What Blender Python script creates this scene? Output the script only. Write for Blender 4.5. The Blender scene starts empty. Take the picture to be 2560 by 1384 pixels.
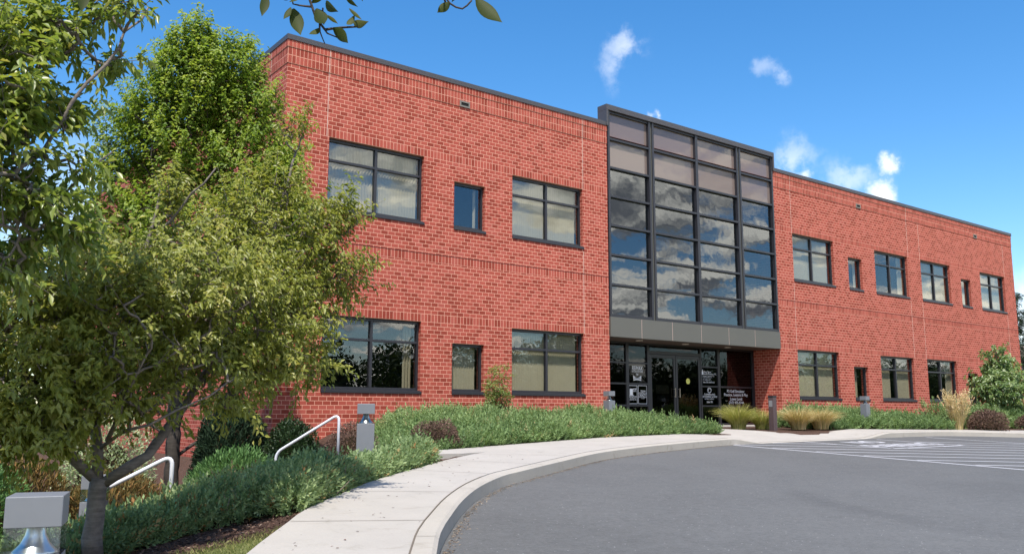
import bpy, math, random
import numpy as np
from mathutils import Vector, Matrix
R = math.radians
rng = np.random.default_rng(7)
random.seed(7)
sc = bpy.context.scene
col = sc.collection

# ------------------------------------------------------------------ camera, sky, sun, exposure
YAW, PITCH, ROLL = 0.65281, 0.15239, 0.002595
_f = np.array([math.sin(YAW)*math.cos(PITCH), math.cos(YAW)*math.cos(PITCH), math.sin(PITCH)])
_r = np.array([math.cos(YAW), -math.sin(YAW), 0.0]); _u = np.cross(_r, _f)
_r, _u = math.cos(ROLL)*_r + math.sin(ROLL)*_u, -math.sin(ROLL)*_r + math.cos(ROLL)*_u
CAM = np.array([-7.741, -19.014, -0.415])
cam = bpy.data.cameras.new('camera'); cam.sensor_width = 36; cam.lens = 36*2168.8/2560; cam.clip_end = 2000; cam.clip_start = .05
camo = bpy.data.objects.new('camera', cam); col.objects.link(camo); sc.camera = camo
M = Matrix.Identity(4)
for i, v in enumerate((_r, _u, -_f)):
    for j in range(3): M[j][i] = v[j]
M.translation = Vector(CAM); camo.matrix_world = M

SUN_EL, SUN_AZ = R(60.5), R(38)
sdir = Vector((-math.sin(SUN_AZ)*math.cos(SUN_EL), -math.cos(SUN_AZ)*math.cos(SUN_EL), math.sin(SUN_EL)))
sl = bpy.data.lights.new('sun', 'SUN'); sl.energy = 4.6; sl.angle = R(.53); sl.color = (1, .94, .85)
so = bpy.data.objects.new('sun', sl); col.objects.link(so); so.rotation_euler = sdir.to_track_quat('Z', 'Y').to_euler()
sc.view_settings.view_transform = 'Standard'; sc.view_settings.look = 'None'
sc.view_settings.exposure = 0.5; sc.view_settings.gamma = 1
try: sc.cycles.max_bounces = 10; sc.cycles.transparent_max_bounces = 24; sc.cycles.caustics_reflective = False; sc.cycles.caustics_refractive = False
except Exception: pass

class NT:
    """small helper to write node trees"""
    def __init__(s, nt): s.nt = nt; s.nodes = nt.nodes; s.links = nt.links
    def n(s, typ, **kw):
        nd = s.nodes.new(typ)
        for k, v in kw.items():
            if k.startswith('i_'): s.put(nd.inputs[k[2:].replace('_', ' ')], v)
            elif k.startswith('n'): s.put(nd.inputs[int(k[1:])], v) if k[1:].isdigit() else setattr(nd, k, v)
            else: setattr(nd, k, v)
        return nd
    def put(s, sock, v):
        if isinstance(v, bpy.types.NodeSocket): s.links.new(v, sock)
        elif isinstance(v, bpy.types.Node): s.links.new(v.outputs[0], sock)
        else: sock.default_value = v
    def math(s, op, a, b=0.0, c=0.0, clamp=False):
        nd = s.nodes.new('ShaderNodeMath'); nd.operation = op; nd.use_clamp = clamp
        s.put(nd.inputs[0], a); s.put(nd.inputs[1], b); s.put(nd.inputs[2], c); return nd.outputs[0]
    def vmath(s, op, a, b=(0, 0, 0), scale=1.0):
        nd = s.nodes.new('ShaderNodeVectorMath'); nd.operation = op
        s.put(nd.inputs[0], a); s.put(nd.inputs[1], b)
        if op == 'SCALE': s.put(nd.inputs['Scale'], scale)
        return nd.outputs['Value'] if op in ('LENGTH', 'DISTANCE', 'DOT_PRODUCT') else nd.outputs[0]
    def sstep(s, x, a, b):
        nd = s.nodes.new('ShaderNodeMapRange'); nd.interpolation_type = 'SMOOTHSTEP'
        s.put(nd.inputs[0], x); nd.inputs[1].default_value = a; nd.inputs[2].default_value = b
        if a > b: nd.inputs[1].default_value = b; nd.inputs[2].default_value = a; nd.inputs[3].default_value = 1; nd.inputs[4].default_value = 0
        return nd.outputs[0]
    def noise(s, vec, scale, detail=4.0, rough=.55, dist=0.0):
        nd = s.nodes.new('ShaderNodeTexNoise'); s.put(nd.inputs['Vector'], vec)
        nd.inputs['Scale'].default_value = scale; nd.inputs['Detail'].default_value = detail
        nd.inputs['Roughness'].default_value = rough; nd.inputs['Distortion'].default_value = dist; return nd
    def mix(s, fac, a, b):
        nd = s.nodes.new('ShaderNodeMix'); nd.data_type = 'RGBA'
        s.put(nd.inputs[0], fac); s.put(nd.inputs[6], a); s.put(nd.inputs[7], b); return nd.outputs[2]
    def ramp(s, fac, stops, interp='LINEAR'):
        nd = s.nodes.new('ShaderNodeValToRGB'); nd.color_ramp.interpolation = interp
        e = nd.color_ramp.elements
        while len(e) < len(stops): e.new(.5)
        for k, (p, c) in enumerate(stops): e[k].position = p; e[k].color = (*c, 1) if len(c) == 3 else c
        s.put(nd.inputs[0], fac); return nd.outputs[0]
    def sep(s, v):
        nd = s.nodes.new('ShaderNodeSeparateXYZ'); s.put(nd.inputs[0], v); return nd.outputs
    def comb(s, x, y, z):
        nd = s.nodes.new('ShaderNodeCombineXYZ')
        s.put(nd.inputs[0], x); s.put(nd.inputs[1], y); s.put(nd.inputs[2], z); return nd.outputs[0]

# sky: Nishita with procedural clouds
w = bpy.data.worlds.new('World'); sc.world = w; w.use_nodes = True
T = NT(w.node_tree); T.nodes.clear()
sky = T.n('ShaderNodeTexSky', sky_type='NISHITA', sun_disc=False, sun_elevation=SUN_EL, sun_rotation=math.atan2(sdir.x, sdir.y) % (2*math.pi),
          altitude=100, air_density=1.0, dust_density=.35, ozone_density=2.2)
hs = T.n('ShaderNodeHueSaturation'); hs.inputs['Saturation'].default_value = 1.34; hs.inputs['Value'].default_value = 1.25; T.put(hs.inputs['Color'], sky)
tc = T.n('ShaderNodeTexCoord'); d0 = T.vmath('NORMALIZE', tc.outputs['Generated'])
dn = T.noise(d0, 9, 5, .6)
dv = T.vmath('SUBTRACT', dn.outputs['Color'], (.5, .5, .5))
dd = T.vmath('ADD', d0, T.vmath('ADD', T.vmath('SCALE', dv, scale=.06), T.vmath('SCALE', T.vmath('SUBTRACT', T.noise(d0, 45, 4, .65).outputs['Color'], (.5, .5, .5)), scale=.028)))
fb = T.noise(d0, 26, 7, .62).outputs[0]
tot = None
# small clouds above the roof, as directions
for (c, rad, st, lo) in (((0.6526, 0.6424, 0.4017), 0.036, 0.5, 0.42),
        ((0.6509, 0.6581, 0.3785), 0.034, 0.32, 0.43),
        ((0.7596, 0.5373, 0.3666), 0.022, 0.26, 0.45),
        ((0.7716, 0.5277, 0.3553), 0.018, 0.32, 0.43),
        ((0.7981, 0.5394, 0.2687), 0.036, 0.45, 0.4),
        ((0.8500, 0.4608, 0.2555), 0.017, 0.95, 0.32),
        ((0.8523, 0.4716, 0.2261), 0.018, 1.1, 0.26),
        ((0.8336, 0.4961, 0.2430), 0.038, 0.42, 0.4),
        ((0.8059, 0.5356, 0.2522), 0.014, 0.7, 0.34),
        ((0.6946, 0.6437, 0.3213), 0.009, 0.7, 0.34),
        ((0.9262, 0.3653, 0.0931), 0.06, 0.8, 0.3),
        ((0.6008, 0.7709, 0.2116), 0.06, 0.5, 0.3),
        ((0.1673, 0.9680, 0.1872), 0.12, 0.4, 0.34)):
    ds = T.vmath('DISTANCE', dd, tuple(c))
    m = T.sstep(ds, rad*1.15, 0.0)
    m = T.math('MULTIPLY', m, T.sstep(T.math('ADD', fb, T.math('MULTIPLY', m, .20)), lo+.10, lo+.36))
    m = T.math('MULTIPLY', m, st)
    tot = m if tot is None else T.math('MAXIMUM', tot, m)
tot = T.math('MINIMUM', tot, 1.0)
# cumulus field in the southern sky (only its low part shows in the glass)
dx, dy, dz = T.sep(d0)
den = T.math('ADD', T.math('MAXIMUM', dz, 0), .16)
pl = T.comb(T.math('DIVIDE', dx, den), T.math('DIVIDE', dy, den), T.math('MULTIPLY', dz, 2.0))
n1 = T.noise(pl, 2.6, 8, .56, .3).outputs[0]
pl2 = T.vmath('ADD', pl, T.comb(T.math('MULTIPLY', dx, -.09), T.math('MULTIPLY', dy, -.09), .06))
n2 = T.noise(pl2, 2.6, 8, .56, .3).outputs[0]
south = T.math('MULTIPLY', T.sstep(dy, -.10, -.38), T.sstep(dz, .80, .62))  # mask reaches high: unseen clouds added there to fill the shade
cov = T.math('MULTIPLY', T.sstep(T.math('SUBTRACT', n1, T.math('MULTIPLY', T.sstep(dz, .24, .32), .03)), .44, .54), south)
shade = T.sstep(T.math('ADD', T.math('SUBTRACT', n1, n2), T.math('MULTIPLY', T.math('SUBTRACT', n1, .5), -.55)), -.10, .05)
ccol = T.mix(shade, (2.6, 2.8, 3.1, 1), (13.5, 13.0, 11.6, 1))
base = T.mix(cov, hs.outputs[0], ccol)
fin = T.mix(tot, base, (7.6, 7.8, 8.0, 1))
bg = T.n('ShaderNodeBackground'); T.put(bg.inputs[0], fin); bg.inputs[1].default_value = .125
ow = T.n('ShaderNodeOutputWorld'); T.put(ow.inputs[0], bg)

# ------------------------------------------------------------------ object helpers
WL = {}
def tag(o, label=None, cat=None, group=None, kind=None):
    if label: o['label'] = label
    if cat: o['category'] = cat
    if group: o['group'] = group
    if kind: o['kind'] = kind
    return o
def thing(name, label, cat, loc=(0, 0, 0), rotz=0, group=None):
    o = bpy.data.objects.new(name, None); col.objects.link(o); o.empty_display_size = .2
    o.location = loc; o.rotation_euler = (0, 0, rotz); WL[o.name] = Vector(loc)
    return tag(o, label, cat, group)
def link(o, parent=None, local=False):
    col.objects.link(o)
    if parent is not None:
        o.parent = parent
        if not local and parent.name in WL: o.matrix_parent_inverse = Matrix.Translation(-WL[parent.name])
    return o
class MB:
    def __init__(s): s.v = []; s.f = []; s.m = []
    def quad(s, a, b, c, d, m=0):
        k = len(s.v); s.v += [a, b, c, d]; s.f.append((k, k+1, k+2, k+3)); s.m.append(m)
    def poly(s, pts, m=0):
        k = len(s.v); s.v += list(pts); s.f.append(tuple(range(k, k+len(pts)))); s.m.append(m)
    def box(s, x0, x1, y0, y1, z0, z1, m=0, M=None):
        P = [(x0, y0, z0), (x1, y0, z0), (x1, y1, z0), (x0, y1, z0), (x0, y0, z1), (x1, y0, z1), (x1, y1, z1), (x0, y1, z1)]
        if M is not None: P = [tuple(M @ Vector(p)) for p in P]
        k = len(s.v); s.v += P
        for q in ((0, 3, 2, 1), (4, 5, 6, 7), (0, 1, 5, 4), (1, 2, 6, 5), (2, 3, 7, 6), (3, 0, 4, 7)):
            s.f.append(tuple(k+i for i in q)); s.m.append(m)
    def tube(s, pts, rad, n=8, m=0, cap=True):
        pts = [Vector(p) for p in pts]; rad = rad if hasattr(rad, '__len__') else [rad]*len(pts)
        k = len(s.v); up = Vector((0, 0, 1)); prev = None
        for i, p in enumerate(pts):
            t = (pts[min(i+1, len(pts)-1)] - pts[max(i-1, 0)]).normalized()
            if prev is None: a = t.orthogonal().normalized()
            else: a = (prev - t*prev.dot(t)).normalized()
            prev = a; b = t.cross(a)
            for j in range(n):
                an = 2*math.pi*j/n; s.v.append(tuple(p + (a*math.cos(an) + b*math.sin(an))*rad[i]))
        for i in range(len(pts)-1):
            for j in range(n):
                s.f.append((k+i*n+j, k+i*n+(j+1) % n, k+(i+1)*n+(j+1) % n, k+(i+1)*n+j)); s.m.append(m)
        if cap:
            s.f.append(tuple(k+j for j in reversed(range(n)))); s.m.append(m)
            e = k+(len(pts)-1)*n; s.f.append(tuple(e+j for j in range(n))); s.m.append(m)
    def lathe(s, prof, n=24, c=(0, 0), m=0):
        k = len(s.v)
        for r_, z in prof:
            for j in range(n):
                a = 2*math.pi*j/n; s.v.append((c[0]+r_*math.cos(a), c[1]+r_*math.sin(a), z))
        for i in range(len(prof)-1):
            for j in range(n):
                s.f.append((k+i*n+j, k+i*n+(j+1) % n, k+(i+1)*n+(j+1) % n, k+(i+1)*n+j)); s.m.append(m)
    def build(s, name, mats, parent=None, smooth=False, local=False, bevel=0):
        me = bpy.data.meshes.new(name); me.from_pydata([tuple(p) for p in s.v], [], s.f)
        mats = mats if isinstance(mats, (list, tuple)) else [mats]
        for q in mats: me.materials.append(q)
        if len(mats) > 1: me.polygons.foreach_set('material_index', s.m)
        if smooth: me.polygons.foreach_set('use_smooth', [True]*len(me.polygons))
        me.update(); o = bpy.data.objects.new(name, me); link(o, parent, local)
        if bevel:
            b = o.modifiers.new('bevel', 'BEVEL'); b.width = bevel; b.segments = 2; b.limit_method = 'ANGLE'
        return o
def np_mesh(name, V, Fq, mat, parent=None, tint=None, smooth=False, local=False):
    """V (n,3) float, Fq (m,k) int -> mesh object; tint: one value per vertex"""
    me = bpy.data.meshes.new(name); n, m, k = len(V), len(Fq), Fq.shape[1]
    me.vertices.add(n); me.vertices.foreach_set('co', np.ascontiguousarray(V, np.float32).ravel())
    me.loops.add(m*k); me.loops.foreach_set('vertex_index', np.ascontiguousarray(Fq, np.int32).ravel())
    me.polygons.add(m); me.polygons.foreach_set('loop_start', np.arange(0, m*k, k, dtype=np.int32))
    try: me.polygons.foreach_set('loop_total', np.full(m, k, np.int32))
    except Exception: pass
    me.materials.append(mat)
    if tint is not None:
        a = me.attributes.new('tint', 'FLOAT', 'POINT'); a.data.foreach_set('value', np.ascontiguousarray(tint, np.float32))
    if smooth: me.polygons.foreach_set('use_smooth', np.ones(m, bool))
    me.update(calc_edges=True); me.validate()
    o = bpy.data.objects.new(name, me); return link(o, parent, local)

# ------------------------------------------------------------------ materials
def mat(name):
    m = bpy.data.materials.new(name); m.use_nodes = True; t = NT(m.node_tree)
    return m, t, m.node_tree.nodes['Principled BSDF']
def plain(name, c, rough=.5, metal=0.0, spec=.5, var=.12, scale=6.0, bump=0.0):
    m, t, b = mat(name); g = t.n('ShaderNodeNewGeometry')
    nz = t.noise(g.outputs['Position'], scale, 5)
    f = t.math('MULTIPLY_ADD', nz.outputs[0], 2*var, 1-var)
    t.put(b.inputs['Base Color'], t.vmath('SCALE', (*c,), scale=f)); b.inputs['Roughness'].default_value = rough
    b.inputs['Metallic'].default_value = metal; b.inputs['Specular IOR Level'].default_value = spec
    if bump:
        bp = t.n('ShaderNodeBump'); bp.inputs['Strength'].default_value = bump; bp.inputs['Distance'].default_value = .01
        t.put(bp.inputs['Height'], t.noise(g.outputs['Position'], scale*12, 4).outputs[0]); t.put(b.inputs['Normal'], bp)
    return m
CO = .1016
def brick_mat():
    m, t, b = mat('red_brick'); g = t.n('ShaderNodeNewGeometry')
    x, y, z = t.sep(g.outputs['Position']); nx, ny, nz = t.sep(g.outputs['True Normal'])
    side = t.math('GREATER_THAN', t.math('ABSOLUTE', nx), .5)
    u = t.math('ADD', t.math('MULTIPLY', x, t.math('SUBTRACT', 1, side)), t.math('MULTIPLY', y, side))
    def br(vec, bw, rh, off):
        n = t.n('ShaderNodeTexBrick'); t.put(n.inputs['Vector'], vec); n.offset = off; n.inputs['Scale'].default_value = 1
        n.inputs['Brick Width'].default_value = bw; n.inputs['Row Height'].default_value = rh; n.inputs['Mortar Size'].default_value = .0060
        n.inputs['Mortar Smooth'].default_value = .15; n.inputs['Bias'].default_value = 0
        n.inputs['Color1'].default_value = (0, 0, 0, 1); n.inputs['Color2'].default_value = (1, 1, 1, 1); n.inputs['Mortar'].default_value = (.5, .5, .5, 1); return n
    run = br(t.comb(u, z, 0), 2*CO, CO, .5)
    upper = t.math('GREATER_THAN', z, 7.0); mid = t.math('MULTIPLY', t.math('GREATER_THAN', z, 3.0), t.math('LESS_THAN', z, 4.5))
    low = t.math('LESS_THAN', z, -.5)
    # soldier rows start at 18c / 61c, 33.5c, 77c
    zo = t.math('SUBTRACT', z, t.math('ADD', t.math('ADD', t.math('MULTIPLY', upper, CO), t.math('MULTIPLY', mid, 1.5*CO)), t.math('MULTIPLY', low, .4*CO)))
    n61 = t.math('MULTIPLY', t.math('GREATER_THAN', z, 6), t.math('LESS_THAN', z, 7)); zo = t.math('SUBTRACT', zo, t.math('MULTIPLY', n61, CO))
    sol = br(t.comb(u, zo, 0), CO, 2*CO, 0)
    msk = None
    for a, c in ((18*CO, 20*CO), (61*CO, 63*CO), (33.5*CO, 35.5*CO), (77*CO, 83*CO), (-1.2, -1.03)):
        k = t.math('MULTIPLY', t.math('GREATER_THAN', z, a), t.math('LESS_THAN', z, c)); msk = k if msk is None else t.math('MAXIMUM', msk, k)
    tint = t.mix(msk, run.outputs['Color'], sol.outputs['Color']); mo = t.math('ADD', t.math('MULTIPLY', msk, sol.outputs['Fac']), t.math('MULTIPLY', t.math('SUBTRACT', 1, msk), run.outputs['Fac']))
    bc = t.ramp(tint, [(0, (.25, .041, .025)), (.14, (.27, .047, .030)), (.34, (.30, .056, .036)), (.46, (.362, .072, .049)), (.75, (.385, .081, .056)), (1, (.40, .094, .069))])
    fine = t.noise(g.outputs['Position'], 55, 4, .6).outputs[0]; big0 = t.noise(g.outputs['Position'], .55, 4, .6).outputs[0]
    stk = t.noise(t.comb(t.math('MULTIPLY', u, 3.2), 0, t.math('MULTIPLY', z, .22)), 1, 5, .65).outputs[0]; big = t.math('MULTIPLY_ADD', stk, .6, t.math('MULTIPLY', big0, .5))
    bc = t.vmath('SCALE', bc, scale=t.math('ADD', t.math('MULTIPLY_ADD', fine, .28, .68), t.math('MULTIPLY', big, .38)))
    mc = t.vmath('SCALE', (.74, .38, .275), scale=t.math('MULTIPLY_ADD', fine, .3, .85))
    c = t.mix(mo, bc, mc)
    t.put(b.inputs['Base Color'], c); b.inputs['Roughness'].default_value = .85; b.inputs['Specular IOR Level'].default_value = .25
    bp = t.n('ShaderNodeBump'); bp.inputs['Strength'].default_value = .55; bp.inputs['Distance'].default_value = .006
    t.put(bp.inputs['Height'], t.math('ADD', t.math('SUBTRACT', 1, mo), t.math('MULTIPLY', fine, .35))); t.put(b.inputs['Normal'], bp)
    return m
BRICK = brick_mat()
DARK = plain('dark_bronze_aluminium', (.022, .021, .027), .38, 0, .6, .1)
CAPM = plain('charcoal_metal_coping', (.062, .058, .064), .42, 0, .5, .06, 2)
FASC = plain('grey_green_metal_panel', (.115, .112, .098), .48, 0, .4, .05, 1.5)
PINK = plain('pale_sealant', (.62, .45, .40), .8, 0, .3)
JOINT = plain('cream_control_joint_sealant', (.66, .50, .42), .85, 0, .2)
CONC = None
WHITE = plain('white_vinyl_lettering', (.82, .82, .84), .6, 0, .3, .03)
BLACKV = plain('black_vinyl', (.006, .006, .007), .5)
BLIND = plain('beige_fabric_blind', (.74, .69, .58), .8, 0, .2, .05, 3)
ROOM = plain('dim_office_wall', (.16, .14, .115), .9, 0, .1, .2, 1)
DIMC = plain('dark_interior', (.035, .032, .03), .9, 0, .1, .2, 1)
BEIGE = plain('beige_soffit', (.5, .42, .32), .9, 0, .1, .05)
STEEL = plain('brushed_metal_handle', (.55, .47, .40), .3, 1.0, .5, .05)
RAILP = plain('pale_grey_painted_rail', (.68, .68, .72), .4, 0, .5, .06, 9)
YEL = plain('yellow_sticker', (.75, .72, .16), .6)
SOFF = plain('brown_soffit', (.085, .06, .045), .6)
LENS = plain('white_downlight_trim', (.8, .76, .68), .4)
SCUP = plain('dull_metal_scupper', (.20, .185, .16), .6)
VOID = plain('dark_opening', (.008, .008, .008), .9)

def glass_mat(name, tint, refl, wob=.0, base=None, rough=0.0):
    m, t, b = mat(name); t.nodes.remove(b); out = t.nodes['Material Output']
    g = t.n('ShaderNodeNewGeometry')
    gl = t.n('ShaderNodeBsdfGlossy'); gl.inputs['Roughness'].default_value = rough; gl.inputs['Color'].default_value = (.92, .95, 1, 1)
    if base is None:
        tr = t.n('ShaderNodeBsdfTransparent'); tr.inputs['Color'].default_value = (*tint, 1)
    else:
        tr = t.n('ShaderNodeBsdfDiffuse'); tr.inputs['Color'].default_value = (*base, 1)
    if wob:
        bp = t.n('ShaderNodeBump'); bp.inputs['Strength'].default_value = wob; bp.inputs['Distance'].default_value = .02
        t.put(bp.inputs['Height'], t.noise(g.outputs['Position'], 1.7, 2, .5).outputs[0]); t.put(gl.inputs['Normal'], bp)
    cs = t.math('ABSOLUTE', t.vmath('DOT_PRODUCT', g.outputs['Incoming'], g.outputs['Normal']))
    fac = t.math('MULTIPLY_ADD', t.math('POWER', t.math('SUBTRACT', 1, cs, clamp=True), 5), 1-refl, refl)
    mx = t.n('ShaderNodeMixShader'); t.put(mx.inputs[0], fac); t.put(mx.inputs[1], tr); t.put(mx.inputs[2], gl); t.put(out.inputs[0], mx)
    return m
GLASS = glass_mat('tinted_window_glass', (.80, .80, .76), .085, .07)
CWG = glass_mat('reflective_curtain_wall_glass', (.42, .45, .45), .13, .10)
SPAN = glass_mat('brown_spandrel_glass', (0, 0, 0), .06, .07, base=(.19, .148, .134))
STG = glass_mat('dark_storefront_glass', (.45, .45, .43), .035, .04)
CLEAR = glass_mat('clear_acrylic', (.90, .92, .91), .06)

def conc_mat(name, c, joints=False):
    m, t, b = mat(name); g = t.n('ShaderNodeNewGeometry'); p = g.outputs['Position']
    a = t.noise(p, 1.3, 5, .6).outputs[0]; f = t.noise(p, 60, 5, .65).outputs[0]; sp = t.noise(p, 240, 2, .5).outputs[0]
    k = t.math('ADD', t.math('MULTIPLY_ADD', a, .30, .70), t.math('MULTIPLY_ADD', f, .24, .02))
    cc = t.vmath('SCALE', (*c,), scale=k)
    cc = t.mix(t.math('MULTIPLY', t.sstep(t.noise(p, 3.1, 6, .7, .6).outputs[0], .54, .72), .38), cc, (c[0]*.58, c[1]*.57, c[2]*.5, 1))
    cc = t.mix(t.math('MULTIPLY', t.sstep(sp, .68, .75), .35), cc, (.2, .17, .14, 1))
    t.put(b.inputs['Base Color'], cc); b.inputs['Roughness'].default_value = .9; b.inputs['Specular IOR Level'].default_value = .2
    bp = t.n('ShaderNodeBump'); bp.inputs['Strength'].default_value = .25; bp.inputs['Distance'].default_value = .006
    t.put(bp.inputs['Height'], f); t.put(b.inputs['Normal'], bp); return m
CONC = conc_mat('pale_concrete', (.40, .372, .338))
KERBM = conc_mat('kerb_concrete', (.405, .372, .328))
def asphalt_mat():
    m, t, b = mat('worn_asphalt'); g = t.n('ShaderNodeNewGeometry'); p = g.outputs['Position']; x, y, z = t.sep(p)
    big = t.noise(p, .35, 5, .6).outputs[0]; med = t.noise(p, 7, 5, .65).outputs[0]; fi = t.noise(p, 90, 4, .7).outputs[0]
    k = t.math('ADD', t.math('ADD', t.math('MULTIPLY_ADD', big, .55, .18), t.math('MULTIPLY', med, .42)), t.math('ADD', t.math('MULTIPLY_ADD', t.noise(p, 24, 3, .75).outputs[0], .9, -.45), t.math('MULTIPLY', fi, .85)))
    cc = t.vmath('SCALE', (.106, .107, .106), scale=k)
    # curved tyre scrub
    dc = t.math('ABSOLUTE', t.math('SUBTRACT', t.vmath('DISTANCE', t.comb(x, y, 0), (5.6, -15.4, 0)), 4.85))
    tm = t.math('MULTIPLY', t.sstep(dc, .34, .05), t.math('MULTIPLY', t.sstep(x, 4.4, 2.2), t.sstep(t.noise(p, 1.1, 3).outputs[0], .3, .62)))
    cc = t.mix(t.math('MULTIPLY', tm, .20), cc, (.04, .04, .043, 1))
    vo = t.n('ShaderNodeTexVoronoi'); vo.inputs['Scale'].default_value = 34; t.put(vo.inputs['Vector'], p)
    cell = t.sep(vo.outputs['Color'])[0]
    spk = t.math('MULTIPLY', t.math('GREATER_THAN', cell, .955), t.math('LESS_THAN', vo.outputs['Distance'], .22))
    cc = t.mix(t.math('MULTIPLY', spk, .6), cc, (.5, .5, .5, 1))
    t.put(b.inputs['Base Color'], cc); b.inputs['Roughness'].default_value = .82; b.inputs['Specular IOR Level'].default_value = .3
    bp = t.n('ShaderNodeBump'); bp.inputs['Strength'].default_value = .6; bp.inputs['Distance'].default_value = .008
    t.put(bp.inputs['Height'], t.noise(p, 120, 3, .7).outputs[0]); t.put(b.inputs['Normal'], bp); return m
ASPH = asphalt_mat()
def paint_mat():
    m, t, b = mat('worn_white_road_paint'); g = t.n('ShaderNodeNewGeometry'); p = g.outputs['Position']
    f = t.sstep(t.math('ADD', t.noise(p, 40, 5, .7).outputs[0], t.math('MULTIPLY', t.noise(p, 2.5, 3).outputs[0], .5)), .5, .66)
    t.put(b.inputs['Base Color'], t.mix(f, (.25, .25, .27, 1), (.52, .52, .55, 1))); b.inputs['Roughness'].default_value = .8; return m
PAINT = paint_mat()
def mulch_mat():
    m, t, b = mat('bark_mulch_and_lawn'); g = t.n('ShaderNodeNewGeometry'); p = g.outputs['Position']; x, y, z = t.sep(p)
    n = t.noise(p, 45, 5, .7, 1.5).outputs[0]; n2 = t.noise(p, 6, 4, .6).outputs[0]
    mu = t.ramp(n, [(.25, (.030, .018, .013)), (.5, (.085, .050, .038)), (.66, (.17, .11, .085)), (.8, (.34, .25, .20))])
    gr = t.ramp(t.noise(p, 30, 5, .7).outputs[0], [(.3, (.10, .12, .04)), (.55, (.20, .22, .075)), (.75, (.33, .31, .14))])
    # lawn lies south of the planting bed and far away
    e = t.math('ADD', t.math('MULTIPLY_ADD', t.math('MINIMUM', x, -1), .15, y), t.math('MULTIPLY', n2, .5))
    gm = t.sstep(e, -13.05, -13.3)
    t.put(b.inputs['Base Color'], t.mix(gm, mu, gr)); b.inputs['Roughness'].default_value = .95; b.inputs['Specular IOR Level'].default_value = .1
    bp = t.n('ShaderNodeBump'); bp.inputs['Strength'].default_value = .9; bp.inputs['Distance'].default_value = .03
    t.put(bp.inputs['Height'], n); t.put(b.inputs['Normal'], bp); return m
MULCH = mulch_mat()
def leaf_mat(name, stops, rough=.45, trans=.3, spec=.4):
    m, t, b = mat(name); a = t.n('ShaderNodeAttribute', attribute_name='tint')
    c = t.ramp(a.outputs['Fac'], stops); t.put(b.inputs['Base Color'], c); b.inputs['Roughness'].default_value = rough; b.inputs['Specular IOR Level'].default_value = spec
    tl = t.n('ShaderNodeBsdfTranslucent'); t.put(tl.inputs['Color'], t.vmath('MULTIPLY', c, (1.25, 1.25, .7)))
    mx = t.n('ShaderNodeMixShader'); mx.inputs[0].default_value = trans; t.put(mx.inputs[1], b.outputs[0]); t.put(mx.inputs[2], tl); t.put(t.nodes['Material Output'].inputs[0], mx)
    return m
def bark_mat(name, c1, c2):
    m, t, b = mat(name); g = t.n('ShaderNodeNewGeometry'); p = g.outputs['Position']; x, y, z = t.sep(p)
    ban = t.noise(t.comb(t.math('MULTIPLY', x, 6), t.math('MULTIPLY', y, 6), t.math('MULTIPLY', z, 45)), 1, 4, .6).outputs[0]
    n = t.noise(p, 14, 5, .65).outputs[0]
    t.put(b.inputs['Base Color'], t.ramp(t.math('ADD', t.math('MULTIPLY', ban, .5), t.math('MULTIPLY', n, .5)), [(.3, c1), (.68, c2)])); b.inputs['Roughness'].default_value = .85
    bp = t.n('ShaderNodeBump'); bp.inputs['Strength'].default_value = .6; bp.inputs['Distance'].default_value = .01; t.put(bp.inputs['Height'], ban); t.put(b.inputs['Normal'], bp); return m
BARK = bark_mat('cherry_bark', (.065, .052, .046), (.24, .20, .175))
BARK2 = bark_mat('dark_bark', (.018, .014, .012), (.065, .052, .043))
TWIGL = leaf_mat('shaded_twig_leaf', [(0, (.020, .030, .006)), (.5, (.045, .060, .010)), (1, (.11, .11, .025))], .6, .30, .2)  # darker leaf copy: the tree's own shade is put into the colour
CHERRY = leaf_mat('cherry_leaf', [(0, (.10, .135, .025)), (.45, (.27, .295, .06)), (.8, (.38, .38, .10)), (.94, (.42, .34, .11)), (1, (.44, .23, .07))], .40, .45, .45)
CHERRY2 = leaf_mat('near_cherry_leaf', [(0, (.09, .145, .028)), (.5, (.235, .30, .06)), (.85, (.38, .40, .11)), (1, (.38, .30, .09))], .34, .45, .7)
HORN = leaf_mat('hornbeam_leaf', [(0, (.075, .15, .022)), (.5, (.25, .345, .05)), (1, (.45, .48, .10))], .45, .5, .4)
JUNI = leaf_mat('juniper_needles', [(0, (.085, .145, .058)), (.5, (.20, .295, .11)), (.9, (.34, .43, .20)), (1, (.34, .22, .11))], .6, .30, .25)
JUNI2 = leaf_mat('yellowing_juniper_needles', [(0, (.095, .15, .07)), (.5, (.23, .32, .14)), (.86, (.40, .47, .24)), (.95, (.42, .29, .13)), (1, (.36, .16, .06))], .6, .30, .25)
BARB = leaf_mat('barberry_leaf', [(0, (.065, .038, .030)), (.6, (.175, .108, .082)), (1, (.32, .22, .15))], .6, .12, .2)
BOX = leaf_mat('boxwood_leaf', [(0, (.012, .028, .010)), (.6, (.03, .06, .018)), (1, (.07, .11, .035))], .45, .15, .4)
FOUNT = leaf_mat('fountain_grass_blade', [(0, (.20, .23, .05)), (.5, (.38, .39, .10)), (1, (.62, .52, .25))], .55, .25, .3)
STRAW = leaf_mat('straw_grass_blade', [(0, (.28, .27, .09)), (.5, (.58, .46, .22)), (1, (.78, .60, .36))], .6, .2, .25)
NAND = leaf_mat('nandina_leaf', [(0, (.12, .19, .08)), (.5, (.26, .34, .11)), (.85, (.46, .44, .13)), (1, (.46, .26, .12))], .45, .3, .4)
ORAN = leaf_mat('browning_needles', [(0, (.05, .05, .02)), (.35, (.13, .11, .035)), (.55, (.22, .15, .05)), (.85, (.38, .20, .075)), (1, (.20, .22, .06))], .7, .15, .2)
VARI = leaf_mat('variegated_leaf', [(0, (.12, .20, .07)), (.5, (.42, .50, .28)), (1, (.75, .76, .55))], .5, .25, .3)
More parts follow.
